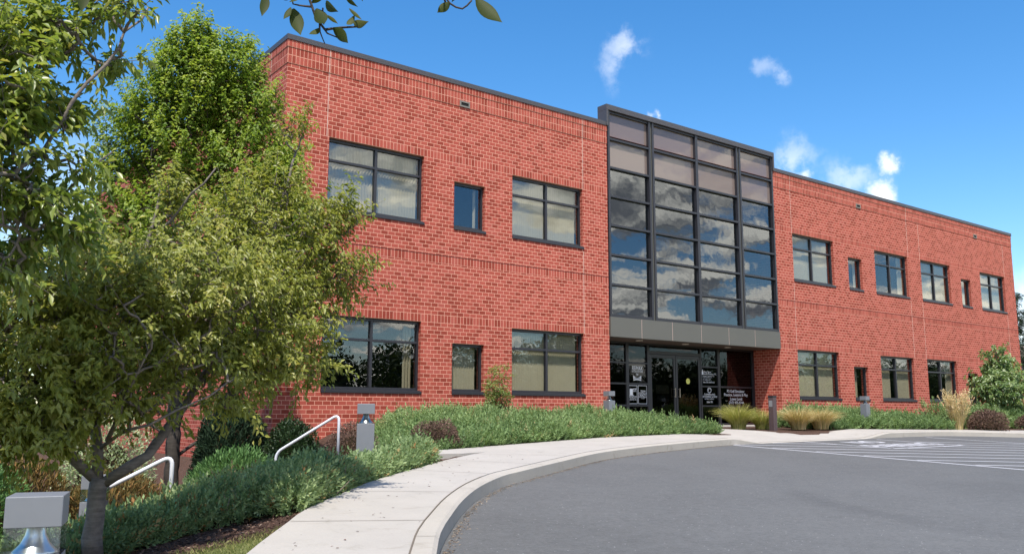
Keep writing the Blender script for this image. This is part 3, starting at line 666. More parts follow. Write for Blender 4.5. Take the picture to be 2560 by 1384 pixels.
for (a, b, hx) in ((13.45, 14.695, 14.60), (14.715, 15.96, 14.815)):
    D = MB(); D.box(a, a+.09, SY+.01, SY+.06, -.92, 1.45); D.box(b-.09, b, SY+.01, SY+.06, -.92, 1.45); D.box(a+.09, b-.09, SY+.01, SY+.06, 1.33, 1.45); D.box(a+.09, b-.09, SY+.01, SY+.06, -.92, -.70)
    do = D.build('door', DARK, B, bevel=.003)
    G = MB(); G.box(a+.09, b-.09, SY+.032, SY+.038, -.70, 1.33); G.build('door_glass', STG, do)
    Hn = MB(); Hn.tube([(hx, SY-.06, .03), (hx, SY-.06, .34)], .016, 10); Hn.tube([(hx, SY-.06, .06), (hx, SY+.012, .06)], .009, 8); Hn.tube([(hx, SY-.06, .31), (hx, SY+.012, .31)], .009, 8); Hn.build('handle', STEEL, do)
    if a < 14:
        m_ = MB(); m_.box(13.76, 14.39, SY+.048, SY+.052, .15, .44); m_.build('notice', plain('faded_notice', (.14, .135, .11), .8), do)
        m_ = MB(); m_.box(13.80, 14.38, SY+.048, SY+.052, -.11, .09); m_.build('notice', plain('dark_blue_notice', (.03, .04, .07), .7), do)
    else:
        m_ = MB(); k = 24; m_.poly([(15.335+.10*math.cos(2*math.pi*q/k), SY+.025, .59+.098*math.sin(2*math.pi*q/k)) for q in range(k)]); s9 = m_.build('sticker', YEL, do); s9.modifiers.new('t', 'SOLIDIFY').thickness = .003
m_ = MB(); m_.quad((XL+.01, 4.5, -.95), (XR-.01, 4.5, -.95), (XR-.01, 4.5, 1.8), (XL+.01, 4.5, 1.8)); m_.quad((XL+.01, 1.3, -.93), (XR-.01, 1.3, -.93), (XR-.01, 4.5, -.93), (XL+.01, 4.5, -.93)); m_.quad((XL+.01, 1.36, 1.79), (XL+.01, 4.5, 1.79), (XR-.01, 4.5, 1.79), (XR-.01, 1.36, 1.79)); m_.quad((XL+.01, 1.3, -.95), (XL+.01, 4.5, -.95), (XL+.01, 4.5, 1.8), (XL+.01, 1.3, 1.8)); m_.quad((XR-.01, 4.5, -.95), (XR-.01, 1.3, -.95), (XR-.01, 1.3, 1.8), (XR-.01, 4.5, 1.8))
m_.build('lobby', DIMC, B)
# writing on the storefront glass
yl = SY+.044
def letters(items, extra=None):
    m_ = MB()
    for it in items:
        body, x0, x1, z0, z1 = it[:5]; kw = it[5] if len(it) > 5 else {}
        text_in(m_, body, x0, x1, z0, z1, yl, **kw)
    if extra: extra(m_)
    m_.build('lettering', WHITE, st)
bd = dict(bold=.006)
def emblem(m_):
    N_ = 12; top = [(12.704+.364*k/N_, .726-.075*math.sin(math.pi*k/N_)) for k in range(N_+1)]; mid_ = [(12.704+.364*k/N_, .625+.028*math.sin(math.pi*k/N_)-.02) for k in range(N_+1)]
    for k in range(N_): m_.quad((mid_[k][0], yl, mid_[k][1]), (mid_[k+1][0], yl, mid_[k+1][1]), (top[k+1][0], yl, top[k+1][1]), (top[k][0], yl, top[k][1]))
    for k in range(N_):
        a, b = mid_[k], mid_[k+1]; m_.quad((a[0], yl, a[1]-.055), (b[0], yl, b[1]-.055), (b[0], yl, b[1]-.018), (a[0], yl, a[1]-.018))
letters([('RE/MAX', 12.653, 13.143, .898, 1.034, dict(bold=.008, shear=.18)), ('1ST ADVANTAGE', 12.65, 13.139, .828, .882, bd), ('1st', 12.848, 12.938, .735, .80, bd)], emblem)
m_ = MB(); text_in(m_, 'ADVANTAGE', 12.745, 13.03, .632, .675, yl-.004, bold=.004); m_.build('lettering', BLACKV, st)
def frame_rect(m_, x0, x1, z0, z1, t_=.014):
    for a, b, c, d in ((x0, x1, z0, z0+t_), (x0, x1, z1-t_, z1), (x0, x0+t_, z0+t_, z1-t_), (x1-t_, x1, z0+t_, z1-t_)): m_.quad((a, yl, c), (b, yl, c), (b, yl, d), (a, yl, d))
def two(m_):
    frame_rect(m_, 12.475, 12.875, -.195, .40); frame_rect(m_, 12.916, 13.32, -.195, .405)
    m_.quad((12.935, yl, .036), (13.30, yl, .036), (13.30, yl, .046), (12.935, yl, .046)); m_.quad((12.50, yl, .069), (12.71, yl, .069), (12.71, yl, .088), (12.50, yl, .088))
letters([('1', 12.53, 12.67, .075, .292, dict(bold=.012)), ('ST', 12.685, 12.855, .196, .304, dict(bold=.010)), ('ADVANTAGE', 12.494, 12.841, .012, .061, bd), ('ASSOCIATION', 12.531, 12.818, -.037, -.004), ('MANAGEMENT, INC.', 12.492, 12.838, -.085, -.045),
         ('TEAM', 13.026, 13.25, .19, .25, bd), ('COSTELLO', 12.945, 13.30, .126, .181, bd), ('REALTY', 12.988, 13.27, .061, .119, bd), ('Property Management', 12.96, 13.29, .004, .030), ('Division', 13.062, 13.213, -.026, .0)], two)
def icon(m_):
    for cx in (16.065, 16.13):
        m_.poly([(cx+.022*math.cos(q*math.pi/6), yl, .99+.026*math.sin(q*math.pi/6)) for q in range(12)])
    m_.poly([(16.03, yl, .842), (16.17, yl, .842), (16.155, yl, .93), (16.175, yl, .935), (16.16, yl, .965), (16.04, yl, .965), (16.025, yl, .935), (16.045, yl, .93)])
letters([('West Shore', 16.183, 16.579, .901, .979, bd), ('Family Practice, PC', 16.18, 16.862, .822, .902, bd), ('• Richard L. Schreiber, M.D.', 16.108, 16.762, .773, .815), ('• Laura E. Daniel, D.O.', 16.106, 16.619, .726, .766), ('• Sara A. Miller, PA-C', 16.103, 16.547, .676, .712), ('• Anna M. Snyder, PA-C', 16.101, 16.58, .628, .668), ('Suite 200 (2nd Floor)', 16.132, 16.751, .541, .612, bd)], icon)
def swirl(m_):
    c = (16.463, .306)
    for (ra, rb, a0, a1, sh) in ((.095, .078, 0, 2*math.pi, 0), (.066, .050, .6, 3.6, .012)):
        for k in range(28):
            p, q = a0+(a1-a0)*k/28, a0+(a1-a0)*(k+1)/28
            m_.quad(*[(c[0]+sh+r_*1.1*math.cos(t_), yl, c[1]+r_*math.sin(t_)) for r_, t_ in ((ra, p), (ra, q), (rb, q), (rb, p))])
letters([('CUMBERLAND', 16.176, 16.755, .129, .189, dict(bold=.0)), ('ORTHOPEDIC & SPINE', 16.055, 16.872, .045, .11, dict(bold=.0)), ('PHYSICAL THERAPY', 16.202, 16.696, -.019, .02, bd), ('Suite 103', 16.31, 16.617, -.134, -.07, bd)], swirl)
letters([('P3 Golf Simulator', 17.43, 18.404, .240, .345, bd), ('Practice, Lessons & Play', 17.258, 18.583, .082, .212, bd), ('Lower Level', 17.595, 18.254, -.035, .070, bd), ('(717) 975-9744', 17.51, 18.342, -.19, -.07, bd)])

# ------------------------------------------------------------------ bollard lights
METB = plain('grey_painted_bollard_metal', (.185, .193, .215), .42, .0, .5, .06, 14)
CHROME = plain('polished_reflector', (.86, .87, .9), .28, 1.0, .5, .02)
def bollard(h=1.03, w_=.22):
    t = thing('bollard_light', 'x', 'bollard light'); a = w_/2
    m_ = MB(); m_.box(-a, a, -a, a, -.5, h-.25); m_.build('post', METB, t, local=True, bevel=.004)
    m_ = MB(); m_.box(-a, a, -a, a, h-.13, h); m_.build('head', METB, t, local=True, bevel=.004)
    m_ = MB(); b = a-.004
    for s_ in (-1, 1): m_.box(s_*b-.003, s_*b+.003, -b+.003, b-.003, h-.25, h-.13); m_.box(-b-.003, b+.003, s_*b-.003, s_*b+.003, h-.25, h-.13)
    m_.build('clear_lens', CLEAR, t, local=True)
    m_ = MB(); m_.lathe([(.001, h-.246), (a*.86, h-.246), (a*.78, h-.236), (a*.52, h-.205), (a*.38, h-.170), (a*.32, h-.13)], 28); m_.build('reflector', CHROME, t, local=True, smooth=True)
    return t
def dup(root, loc, rotz, label):
    r_ = root.copy(); col.objects.link(r_); r_.location = loc; r_.rotation_euler = (0, 0, rotz); r_['label'] = label
    for ch in list(root.children):
        c = ch.copy(); col.objects.link(c); c.parent = r_
    return r_
b0 = bollard(); b0['group'] = 'bollard lights along the path'
b0.location = tuple(np.array((-7.019, -14.682, -0.780))-np.array([0, 0, 1.03])); b0.rotation_euler = (0, 0, R(-17)); b0['label'] = 'largest grey square bollard light, in the bottom left corner in front of the tree trunk'
dup(b0, (-2.38, -8.93, -1.365), R(-29), 'grey bollard light behind the front juniper hedge, beside the upper handrail')
dup(b0, (8.55, -2.0, -.93), R(0), 'grey bollard light rising from the juniper bed in front of the entrance')
dup(b0, (18.95, -3.2, -.955), R(0), 'grey bollard light in the right juniper bed, below the right wing windows')
dup(b0, (-5.66, -9.5, -2.09), R(-24), 'grey bollard light half hidden behind the tree trunk and lower handrail')
# brown bollard at the entrance
BRN = plain('brown_painted_bollard', (.085, .058, .060), .5, 0, .4, .08, 12)
t = thing('door_opener_bollard', 'slim dark brown post with a push plate beside the entrance walk', 'bollard', (14.0, -3.2, -.95))
m_ = MB(); m_.box(-.085, .085, -.085, .085, -.1, .93); m_.build('post', BRN, t, local=True, bevel=.006)
m_ = MB(); m_.box(-.092, .092, -.092, .092, .931, .985); m_.build('cap', plain('black_cap', (.02, .02, .022), .5), t, local=True, bevel=.01)
m_ = MB(); m_.box(-.0905, -.0855, -.06, .06, .66, .84); m_.build('push_plate', plain('steel_plate', (.22, .22, .23), .4), t, local=True)
# handrails
def rail(name, label, pts, r_=.021):
    P_ = [Vector(p) for p in pts]; out = [P_[0]]
    for i in range(1, len(P_)-1):
        a, b, c = P_[i-1], P_[i], P_[i+1]; rr = .11; p, q = b+(a-b).normalized()*rr, b+(c-b).normalized()*rr
        for k in range(7):
            s_ = k/6; out.append(p*(1-s_)**2+b*2*s_*(1-s_)+q*s_*s_)
    out.append(P_[-1]); m_ = MB(); m_.tube(out, r_, 12)
    o = m_.build(name, RAILP, None, smooth=True); return tag(o, label, 'handrail', 'pale handrails on the garden steps')
rail('handrail', 'pale grey pipe handrail in front of the brick wall, right of the evergreen', [(-2.50, -6.35, -1.75), (-2.50, -6.35, -1.05), (-1.80, -6.99, -.475), (-1.80, -6.99, -1.3)])
rail('handrail', 'pale grey pipe handrail beside the trunk of the near tree', [tuple(np.array((-5.556, -9.319, -1.231))-np.array([0, 0, .8])), tuple(np.array((-5.556, -9.319, -1.231))), tuple(np.array((-4.974, -9.641, -0.880))), tuple(np.array((-4.974, -9.641, -0.880))-np.array([0, 0, .8]))], .0215)

# ------------------------------------------------------------------ vegetation
def norm(a): return a/np.maximum(np.linalg.norm(a, axis=-1, keepdims=True), 1e-9)
def rnd_dir(n): return norm(rng.normal(size=(n, 3)))
def leaves(p, d, up, L_, wr, droop=.25):
    """folded leaves: p base, d direction, up surface normal; returns V, F"""
    n = len(p); d = norm(d); sdv = norm(np.cross(d, up)); nn = norm(np.cross(sdv, d)); L_ = np.broadcast_to(L_, (n,))[:, None]; wd = L_*wr/2
    mid_ = p+d*L_*.5; tip = p+d*L_-nn*L_*droop*.6+np.array([0, 0, -1.0])*L_*droop*.5
    l = mid_+sdv*wd+nn*wd*.35; r_ = mid_-sdv*wd+nn*wd*.35
    V = np.stack([p, l, tip, r_], 1).reshape(-1, 3); k = np.arange(n)[:, None]*4
    Fq = np.concatenate([k+np.array([[0, 1, 2]]), k+np.array([[0, 2, 3]])], 0); return V, Fq
def sub_pts(pl, step=.12):
    pl = np.array(pl, float); out = []
    for a, b in zip(pl[:-1], pl[1:]):
        n = max(1, int(np.linalg.norm(b-a)/step)); out += [a+(b-a)*k/n for k in range(n)]
    out.append(pl[-1]); return np.array(out)
def tree(name, label, cat, limbs, blobs, n_tw, lpt, L_, lm, bm, wr=.42, shell=.55, shoot=.28, group=None, up_bias=.35, leafspread=.9, minz=None, jit=.02, tw_r=.0035, grav=.0, extra=None):
    base = np.array(limbs[0][0][0]); t = thing(name, label, cat, tuple(base), group=group)
    m_ = MB(); sk = []; skp = []
    for pl, r0, r1 in limbs:
        q = catmull(pl, .12); q[1:-1] += rng.normal(0, jit*.6, (len(q)-2, 3)); rr = np.linspace(r0, r1, len(q))*(1+rng.normal(0, .05, len(q)))
        m_.tube(q, list(rr), 9); kk = max(1, int(len(q)*.25)) if pl is limbs[0][0] else 0
        sk.append(q[kk:])
    S_ = np.vstack(sk); ctr0 = None; wts = np.array([b[2] for b in blobs], float); wts /= wts.sum()
    pick = rng.choice(len(blobs), n_tw, p=wts); C_ = np.array([b[0] for b in blobs])[pick]; Rr = np.array([b[1] for b in blobs])[pick]
    u = rng.random(n_tw); rad = (shell**3+(1-shell**3)*u)**(1/3); rad = np.where(rng.random(n_tw) < .25, rng.random(n_tw)**.6, rad)
    pt = C_+rnd_dir(n_tw)*rad[:, None]*Rr
    if minz is not None: pt = pt[pt[:, 2] > minz]
    d0_ = np.min(np.linalg.norm(pt[:, None]-S_[None, ::2], axis=2), axis=1); pt = pt[np.argsort(d0_)]
    pos = list(S_); PA = np.array(pos); posn = np.empty((len(S_)+len(pt), 3)); posn[:len(S_)] = S_; n0 = len(S_); par = np.full(len(posn), -1)
    ctr = S_.mean(0)
    for i, p in enumerate(pt):
        k = n0+i; dv = posn[:k]-p; dist = np.linalg.norm(dv, axis=1)+.35*np.maximum(0, posn[:k, 2]-p[2]); j = int(np.argmin(dist)); posn[k] = p; par[k] = j
    cnt = np.ones(len(posn))
    for k in range(len(posn)-1, n0-1, -1): cnt[par[k]] += cnt[k]
    tw_d = np.zeros((len(pt), 3))
    for i in range(len(pt)):
        k = n0+i; a = posn[par[k]]; b = posn[k]; mid_ = (a+b)/2+np.array([0, 0, -.08*np.linalg.norm(b-a)])+rng.normal(0, .015, 3)
        rr = min(tw_r*math.sqrt(cnt[k]), tw_r*2.6); m_.tube([a, mid_, b], [rr*1.3, rr*1.1, rr*.9], 5, cap=False)
        tw_d[i] = b-a
    out = pt-C_[:len(pt)] if len(C_) == len(pt) else pt-ctr
    sd = norm(norm(tw_d)+.5*norm(pt-ctr)+np.array([0, 0, up_bias])+.35*rnd_dir(len(pt)))
    # leafy shoots
    sl_ = shoot*rng.uniform(.5, 1.5, len(pt)); K = lpt; tt = np.tile(np.linspace(.02, 1, K), (len(pt), 1))+rng.normal(0, .02, (len(pt), K))
    bp_ = pt[:, None, :]+sd[:, None, :]*(tt*sl_[:, None])[:, :, None]; bp_[:, :, 2] -= (.22*tt**2*sl_[:, None])*(1 if grav else .5)
    bp_ += rng.normal(0, jit, bp_.shape)
    az = (np.arange(K)*2.4)[None, :]+rng.random((len(pt), 1))*6.28
    s1 = norm(np.cross(sd, np.array([.13, .21, 1.0])+.2*rnd_dir(len(pt)))); s2 = np.cross(sd, s1)
    ld = norm(sd[:, None, :]*.55+leafspread*(s1[:, None, :]*np.cos(az)[:, :, None]+s2[:, None, :]*np.sin(az)[:, :, None])+rng.normal(0, .25, bp_.shape)+np.array([-.05, -.08, -.55-grav]))
    upv = norm(np.array([-.42, -.55, .75])+.45*norm(pt-ctr)[:, None, :]+rng.normal(0, .42, bp_.shape))
    ll = L_*rng.uniform(.65, 1.2, bp_.shape[:2])
    V, Fq = leaves(bp_.reshape(-1, 3), ld.reshape(-1, 3), upv.reshape(-1, 3), ll.ravel(), wr)
    tn = np.clip(np.repeat(rng.beta(2.2, 2.4, len(pt)), K)*.55+rng.random(len(pt)*K)*.45, 0, 1); tn = np.repeat(tn, 4)
    for i in range(len(pt)):
        if i % 2 == 0: e_ = bp_[i, -1]; m_.tube([pt[i], (pt[i]+e_)/2, e_], [tw_r*.8, tw_r*.7, tw_r*.4], 4, cap=False)
    m_.build('trunk', bm, t, smooth=True)
    np_mesh('crown', V, Fq, lm, t, tint=tn)
    if extra: extra(t)
    return t
# the near ornamental tree
tb = np.array((-6.142, -11.751, -1.489))
limbs1 = [([np.array((-6.133, -11.749, -1.534)), np.array((-6.147, -11.796, -1.237)), np.array((-6.144, -11.815, -1.017)), np.array((-6.136, -11.800, -0.930))], .076, .064),
          ([np.array((-6.138, -11.793, -0.960)), np.array((-6.303, -11.762, -0.793)), np.array((-6.462, -11.808, -0.584)), np.array((-6.671, -11.970, -0.240)), np.array((-6.835, -12.183, 0.192)), np.array((-6.899, -12.218, 0.629))], .040, .012),
          ([np.array((-6.146, -11.789, -0.945)), np.array((-6.162, -11.759, -0.709)), np.array((-6.171, -11.665, -0.499)), np.array((-6.150, -11.620, -0.160)), np.array((-6.042, -11.661, 0.285)), np.array((-5.912, -11.733, 0.806)), np.array((-5.832, -11.771, 1.341))], .040, .010),
          ([np.array((-6.104, -11.818, -0.960)), np.array((-5.926, -11.852, -0.831)), np.array((-5.740, -11.834, -0.670)), np.array((-5.585, -11.736, -0.470)), np.array((-5.427, -11.647, -0.241)), np.array((-5.195, -11.503, 0.074)), np.array((-4.891, -11.329, 0.605)), np.array((-4.599, -11.185, 1.338)), np.array((-4.395, -11.107, 2.108))], .042, .010),
          ([np.array((-6.150, -11.768, -0.709)), np.array((-6.060, -11.985, -0.600)), np.array((-5.929, -12.228, -0.524)), np.array((-5.744, -12.262, -0.421)), np.array((-5.498, -12.219, -0.299)), np.array((-5.349, -12.224, -0.204))], .016, .005),
          ([np.array((-6.132, -11.922, -0.645)), np.array((-6.122, -12.091, -0.466)), np.array((-6.077, -12.298, -0.235)), np.array((-6.034, -12.501, -0.012))], .018, .007),
          ([np.array((-5.195, -11.503, 0.074)), np.array((-4.795, -11.326, 0.209)), np.array((-4.404, -11.291, 0.458)), np.array((-4.083, -11.360, 0.863))], .018, .006),
          ([np.array((-5.912, -11.733, 0.806)), np.array((-5.747, -12.057, 1.167)), np.array((-5.550, -12.269, 1.482))], .014, .006)]
def bl(c, r, wt): return (np.array(c), np.array(r), wt)
blobs1 = [bl((-6.592, -12.189, -0.076), (0.478, 0.450, 0.422), 1.7), bl((-6.801, -12.229, 0.301), (0.387, 0.387, 0.387), 1.2), bl((-6.043, -12.036, 0.255), (0.639, 0.578, 0.517), 2.2), bl((-5.638, -12.021, 0.553), (0.573, 0.493, 0.414), 1.7), bl((-5.006, -11.464, 0.439), (0.675, 0.604, 0.533), 1.9),
          bl((-4.571, -11.257, 0.944), (0.529, 0.529, 0.529), 1.5), bl((-4.583, -11.118, 1.589), (0.174, 0.252, 0.329), 0.5), bl((-4.410, -11.126, 2.265), (0.119, 0.159, 0.198), 0.16), bl((-4.074, -11.474, 1.419), (0.194, 0.174, 0.155), 0.22), bl((-4.246, -11.317, 1.284), (0.232, 0.232, 0.232), 0.3), bl((-4.083, -11.360, 0.863), (0.290, 0.242, 0.194), 0.5), bl((-4.306, -11.248, 0.507), (0.287, 0.258, 0.230), 0.5),
          bl((-5.769, -11.917, 1.189), (0.081, 0.137, 0.194), 0.16), bl((-5.097, -11.297, 1.253), (0.291, 0.291, 0.291), 0.5), bl((-6.256, -12.150, -0.293), (0.320, 0.247, 0.174), 0.55), bl((-4.890, -11.597, 0.013), (0.421, 0.315, 0.210), 0.7), bl((-5.526, -11.869, -0.023), (0.452, 0.339, 0.226), 0.9), bl((-6.657, -12.181, -0.519), (0.304, 0.228, 0.152), 0.6), bl((-5.983, -11.960, -0.377), (0.335, 0.228, 0.122), 0.5), bl((-6.505, -12.170, -0.520), (0.309, 0.211, 0.113), 0.5), bl((-6.821, -12.173, -0.571), (0.190, 0.163, 0.136), 0.4), bl((-5.225, -11.792, -0.290), (0.299, 0.216, 0.133), 0.35), bl((-4.305, -11.287, 0.047), (0.227, 0.198, 0.170), 0.3), bl((-6.398, -12.060, 0.467), (0.443, 0.391, 0.339), 1.0), bl((-7.052, -12.216, -0.094), (0.321, 0.374, 0.428), 0.8)]
tree('cherry_tree', 'olive green ornamental cherry tree forking low above the near bollard light', 'tree', limbs1, blobs1, 1800, 32, .058, CHERRY, BARK, shoot=.30, up_bias=.55)
# taller cherry at the left edge, trunk just outside the picture, with twigs over the camera
limbs2 = [([(-8.2, -14.6, -1.75), (-8.2, -14.6, -.9), (-8.15, -14.5, -.2)], .10, .08),
          ([(-8.15, -14.5, -.25), (-7.9, -14.3, .4), np.array((-7.032, -13.453, 0.957)), np.array((-6.811, -13.452, 1.391)), np.array((-6.571, -13.461, 1.806)), np.array((-6.408, -13.396, 2.144))], .026, .006),
          ([(-7.9, -14.3, .4), np.array((-6.987, -13.303, 0.659)), np.array((-6.745, -13.283, 0.919)), np.array((-6.527, -13.249, 1.195))], .016, .005),
          ([(-8.15, -14.5, -.2), (-8.3, -14.6, .8), (-8.2, -14.9, 1.8), (-7.9, -15.6, 2.5)], .06, .03)]
blobs2 = [bl((-7.159, -13.466, 1.526), (0.219, 0.259, 0.300), 1.6), bl((-6.929, -13.320, 1.836), (0.183, 0.177, 0.171), 0.8), bl((-6.680, -13.299, 2.060), (0.152, 0.114, 0.076), 0.32), bl((-6.600, -13.300, 1.747), (0.114, 0.089, 0.063), 0.25), bl((-7.128, -13.389, 1.002), (0.207, 0.196, 0.184), 0.8), bl((-6.883, -13.262, 1.353), (0.159, 0.122, 0.086), 0.4), bl((-7.033, -13.417, 0.774), (0.184, 0.156, 0.127), 0.55), bl((-6.874, -13.261, 0.656), (0.228, 0.168, 0.108), 0.55), bl((-7.041, -13.221, 0.449), (0.141, 0.141, 0.141), 0.4), bl((-7.131, -13.430, 1.230), (0.161, 0.150, 0.138), 0.5), bl((-6.795, -13.393, 1.024), (0.084, 0.072, 0.060), 0.22),
          bl((-7.349, -13.506, 1.163), (0.199, 0.321, 0.443), 0.5), bl((-7.136, -13.189, 0.658), (0.165, 0.176, 0.188), 0.35), bl((-6.577, -13.622, 2.007), (0.073, 0.061, 0.049), 0.12)]
def over_twigs(t):
    m_ = MB(); todo = []
    D = 1.62
    main = [np.array((-7.9, -15.6, 2.5)), np.array((-7.4, -16.4, 2.2)), np.array((-7.0, -17.3, 1.25)), np.array((-7.127, -17.575, 0.385)), np.array((-7.117, -17.574, 0.341)), np.array((-7.105, -17.577, 0.308)), np.array((-7.089, -17.584, 0.286))]
    m_.tube(catmull(main, .04), list(np.linspace(.016, .0022, len(catmull(main, .04)))), 7)
    def tw(pl, r0=.0022, r1=.0012):
        q = catmull(pl, .01); m_.tube(q, list(np.linspace(r0, r1, len(q))), 6)
    tw([np.array((-7.114, -17.574, 0.328)), np.array((-7.131, -17.562, 0.330)), np.array((-7.141, -17.554, 0.333)), np.array((-7.145, -17.554, 0.348))]); tw([np.array((-7.089, -17.584, 0.286)), np.array((-7.063, -17.593, 0.294)), np.array((-7.032, -17.606, 0.300))], .0026, .0016); tw([np.array((-7.098, -17.580, 0.297)), np.array((-7.100, -17.587, 0.278)), np.array((-7.091, -17.590, 0.256))], .002, .001)
    tw([np.array((-7.089, -17.584, 0.286)), np.array((-7.089, -17.595, 0.275)), np.array((-7.070, -17.596, 0.272))], .002, .0012); tw([np.array((-7.096, -17.587, 0.326)), np.array((-7.095, -17.584, 0.308)), np.array((-7.092, -17.585, 0.295))], .0016, .001)
    tw([np.array((-7.4, -16.4, 2.2)), np.array((-6.7, -17.0, 1.3)), np.array((-6.972, -17.777, 0.358)), np.array((-6.954, -17.783, 0.316)), np.array((-6.944, -17.788, 0.302)), np.array((-6.926, -17.800, 0.293)), np.array((-6.914, -17.812, 0.308))], .010, .0016)
    def leaf(A, Bp, wd, tint, roll=0.0, curl=.15):
        A, Bp = np.array(A), np.array(Bp); d = Bp-A; Ln = np.linalg.norm(d); d /= Ln; fw = norm(_f); s_ = norm(np.cross(d, fw)); nn = np.cross(s_, d)
        s_ = s_*math.cos(roll)+nn*math.sin(roll); nn = np.cross(s_, d); V = []; ns = 9; LF = []; k0 = 0
        for i in range(ns):
            q = i/(ns-1); wq = wd*Ln*(math.sin(math.pi*min(1, q*.97+.02)**.8)**.9)*(1-.55*q**4); c = A+d*Ln*q+nn*curl*Ln*(q*(1-q))*1.2
            V += [c-s_*wq/2+nn*wq*.18, c, c+s_*wq/2+nn*wq*.18]
        for i in range(ns-1):
            for j in range(2): q = k0+i*3+j; LF.append((q, q+1, q+4, q+3))
        todo.append((np.array(V), np.array(LF), np.full(len(V), tint)))
    for args in (((-7.192, -17.543, 0.342), (-7.199, -17.553, 0.292), .38, .35), ((-7.144, -17.551, 0.327), (-7.160, -17.558, 0.296), .34, .5), ((-7.140, -17.553, 0.325), (-7.132, -17.574, 0.267), .42, .45), ((-7.093, -17.592, 0.336), (-7.056, -17.569, 0.337), .45, .5), ((-7.106, -17.579, 0.325), (-7.107, -17.621, 0.279), .42, .3),
                 ((-7.055, -17.598, 0.355), (-7.027, -17.593, 0.346), .3, .5), ((-7.078, -17.594, 0.289), (-7.061, -17.625, 0.253), .44, .42), ((-7.098, -17.579, 0.289), (-7.120, -17.583, 0.269), .5, .6), ((-7.043, -17.610, 0.300), (-7.008, -17.602, 0.319), .42, .75), ((-7.053, -17.602, 0.300), (-7.039, -17.605, 0.323), .5, .7),
                 ((-7.090, -17.589, 0.313), (-7.079, -17.618, 0.288), .18, .8), ((-7.049, -17.600, 0.334), (-7.036, -17.629, 0.304), .16, .7), ((-7.113, -17.576, 0.335), (-7.104, -17.610, 0.346), .4, .4), ((-7.135, -17.562, 0.350), (-7.155, -17.568, 0.327), .4, .5), ((-7.149, -17.549, 0.341), (-7.169, -17.560, 0.342), .4, .4),
                 ((-6.945, -17.788, 0.305), (-6.971, -17.788, 0.277), .42, .5), ((-6.908, -17.817, 0.312), (-6.884, -17.863, 0.256), .36, .45), ((-6.933, -17.802, 0.330), (-6.937, -17.782, 0.309), .4, .35), ((-7.008, -17.566, 0.394), (-7.004, -17.565, 0.375), .4, .2), ((-7.478, -17.444, 0.304), (-7.478, -17.460, 0.254), .4, .3), ((-7.481, -17.443, 0.311), (-7.485, -17.434, 0.278), .4, .4)):
        leaf(*args, roll=random.uniform(-.5, .5))
    b_ = m_.build('overhanging_branch', BARK2, t, smooth=True)
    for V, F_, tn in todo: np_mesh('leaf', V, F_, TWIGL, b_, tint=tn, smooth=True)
blobs2 = [b for b in blobs2]
tree('cherry_tree', 'darker cherry tree cut by the left edge, branches reaching over the view', 'tree', limbs2, blobs2, 350, 20, .078, CHERRY2, BARK, shoot=.22, extra=over_twigs)
# the tall bright green tree at the building corner
t3b = np.array([-2.72, -2.0, -2.3])
limbs3 = [([t3b, t3b+[0, 0, 1.3], t3b+[-.05, -.02, 3.2], t3b+[.05, .1, 5.5], t3b+[.15, .25, 8.6]], .15, .02)]
for k in range(14):
    a = k*2.4; z0 = 1.0+k*.30; q = t3b+[0, 0, z0]; rr = 1.5-.035*k
    limbs3.append(([q, q+[rr*.5*math.cos(a), rr*.5*math.sin(a), .55], q+[rr*.85*math.cos(a), rr*.85*math.sin(a), 1.5], q+[rr*.95*math.cos(a), rr*.95*math.sin(a), 2.3]], .035, .008))
blobs3 = []
blobs3 += [bl((-2.953, -2.720, 6.382), (0.477, 0.382, 0.477), 0.6), bl((-3.208, -2.422, 5.848), (0.462, 0.370, 0.578), 0.6), bl((-2.421, -3.039, 5.927), (0.578, 0.462, 0.655), 0.9), bl((-2.812, -2.666, 5.545), (0.770, 0.616, 0.770), 1.3), bl((-3.388, -2.152, 5.162), (0.693, 0.554, 0.693), 1.0), bl((-2.042, -3.181, 5.167), (0.539, 0.431, 0.732), 0.9), bl((-3.758, -1.751, 4.552), (0.616, 0.493, 0.732), 0.9), bl((-2.887, -2.388, 4.403), (0.924, 0.739, 0.847), 1.5), bl((-1.948, -3.062, 4.177), (0.770, 0.616, 0.847), 1.3), bl((-1.437, -3.409, 3.950), (0.424, 0.339, 0.655), 0.5), bl((-3.771, -1.520, 3.410), (0.770, 0.616, 0.847), 1.1), bl((-2.764, -2.232, 3.109), (1.078, 0.862, 0.924), 1.5), bl((-1.648, -3.056, 2.960), (0.924, 0.739, 0.924), 1.3), bl((-1.145, -3.412, 2.809), (0.385, 0.308, 0.693), 0.4), bl((-3.518, -1.449, 2.040), (0.924, 0.739, 0.924), 1.0), bl((-2.327, -2.301, 1.740), (1.078, 0.862, 0.924), 1.2), bl((-1.280, -3.087, 1.667), (0.770, 0.616, 0.847), 0.8), bl((-2.837, -1.705, 0.672), (1.155, 0.924, 0.693), 0.8), bl((-1.607, -2.632, 0.600), (0.847, 0.678, 0.616), 0.6), bl((-3.571, -1.143, 0.670), (0.693, 0.554, 0.693), 0.5)]
tree('hornbeam_tree', 'tall bright green upright tree at the left corner of the brick building', 'tree', limbs3, blobs3, 3300, 26, .088, HORN, BARK2, wr=.5, shoot=.42, up_bias=1.0, leafspread=.8, shell=.6, tw_r=.004)

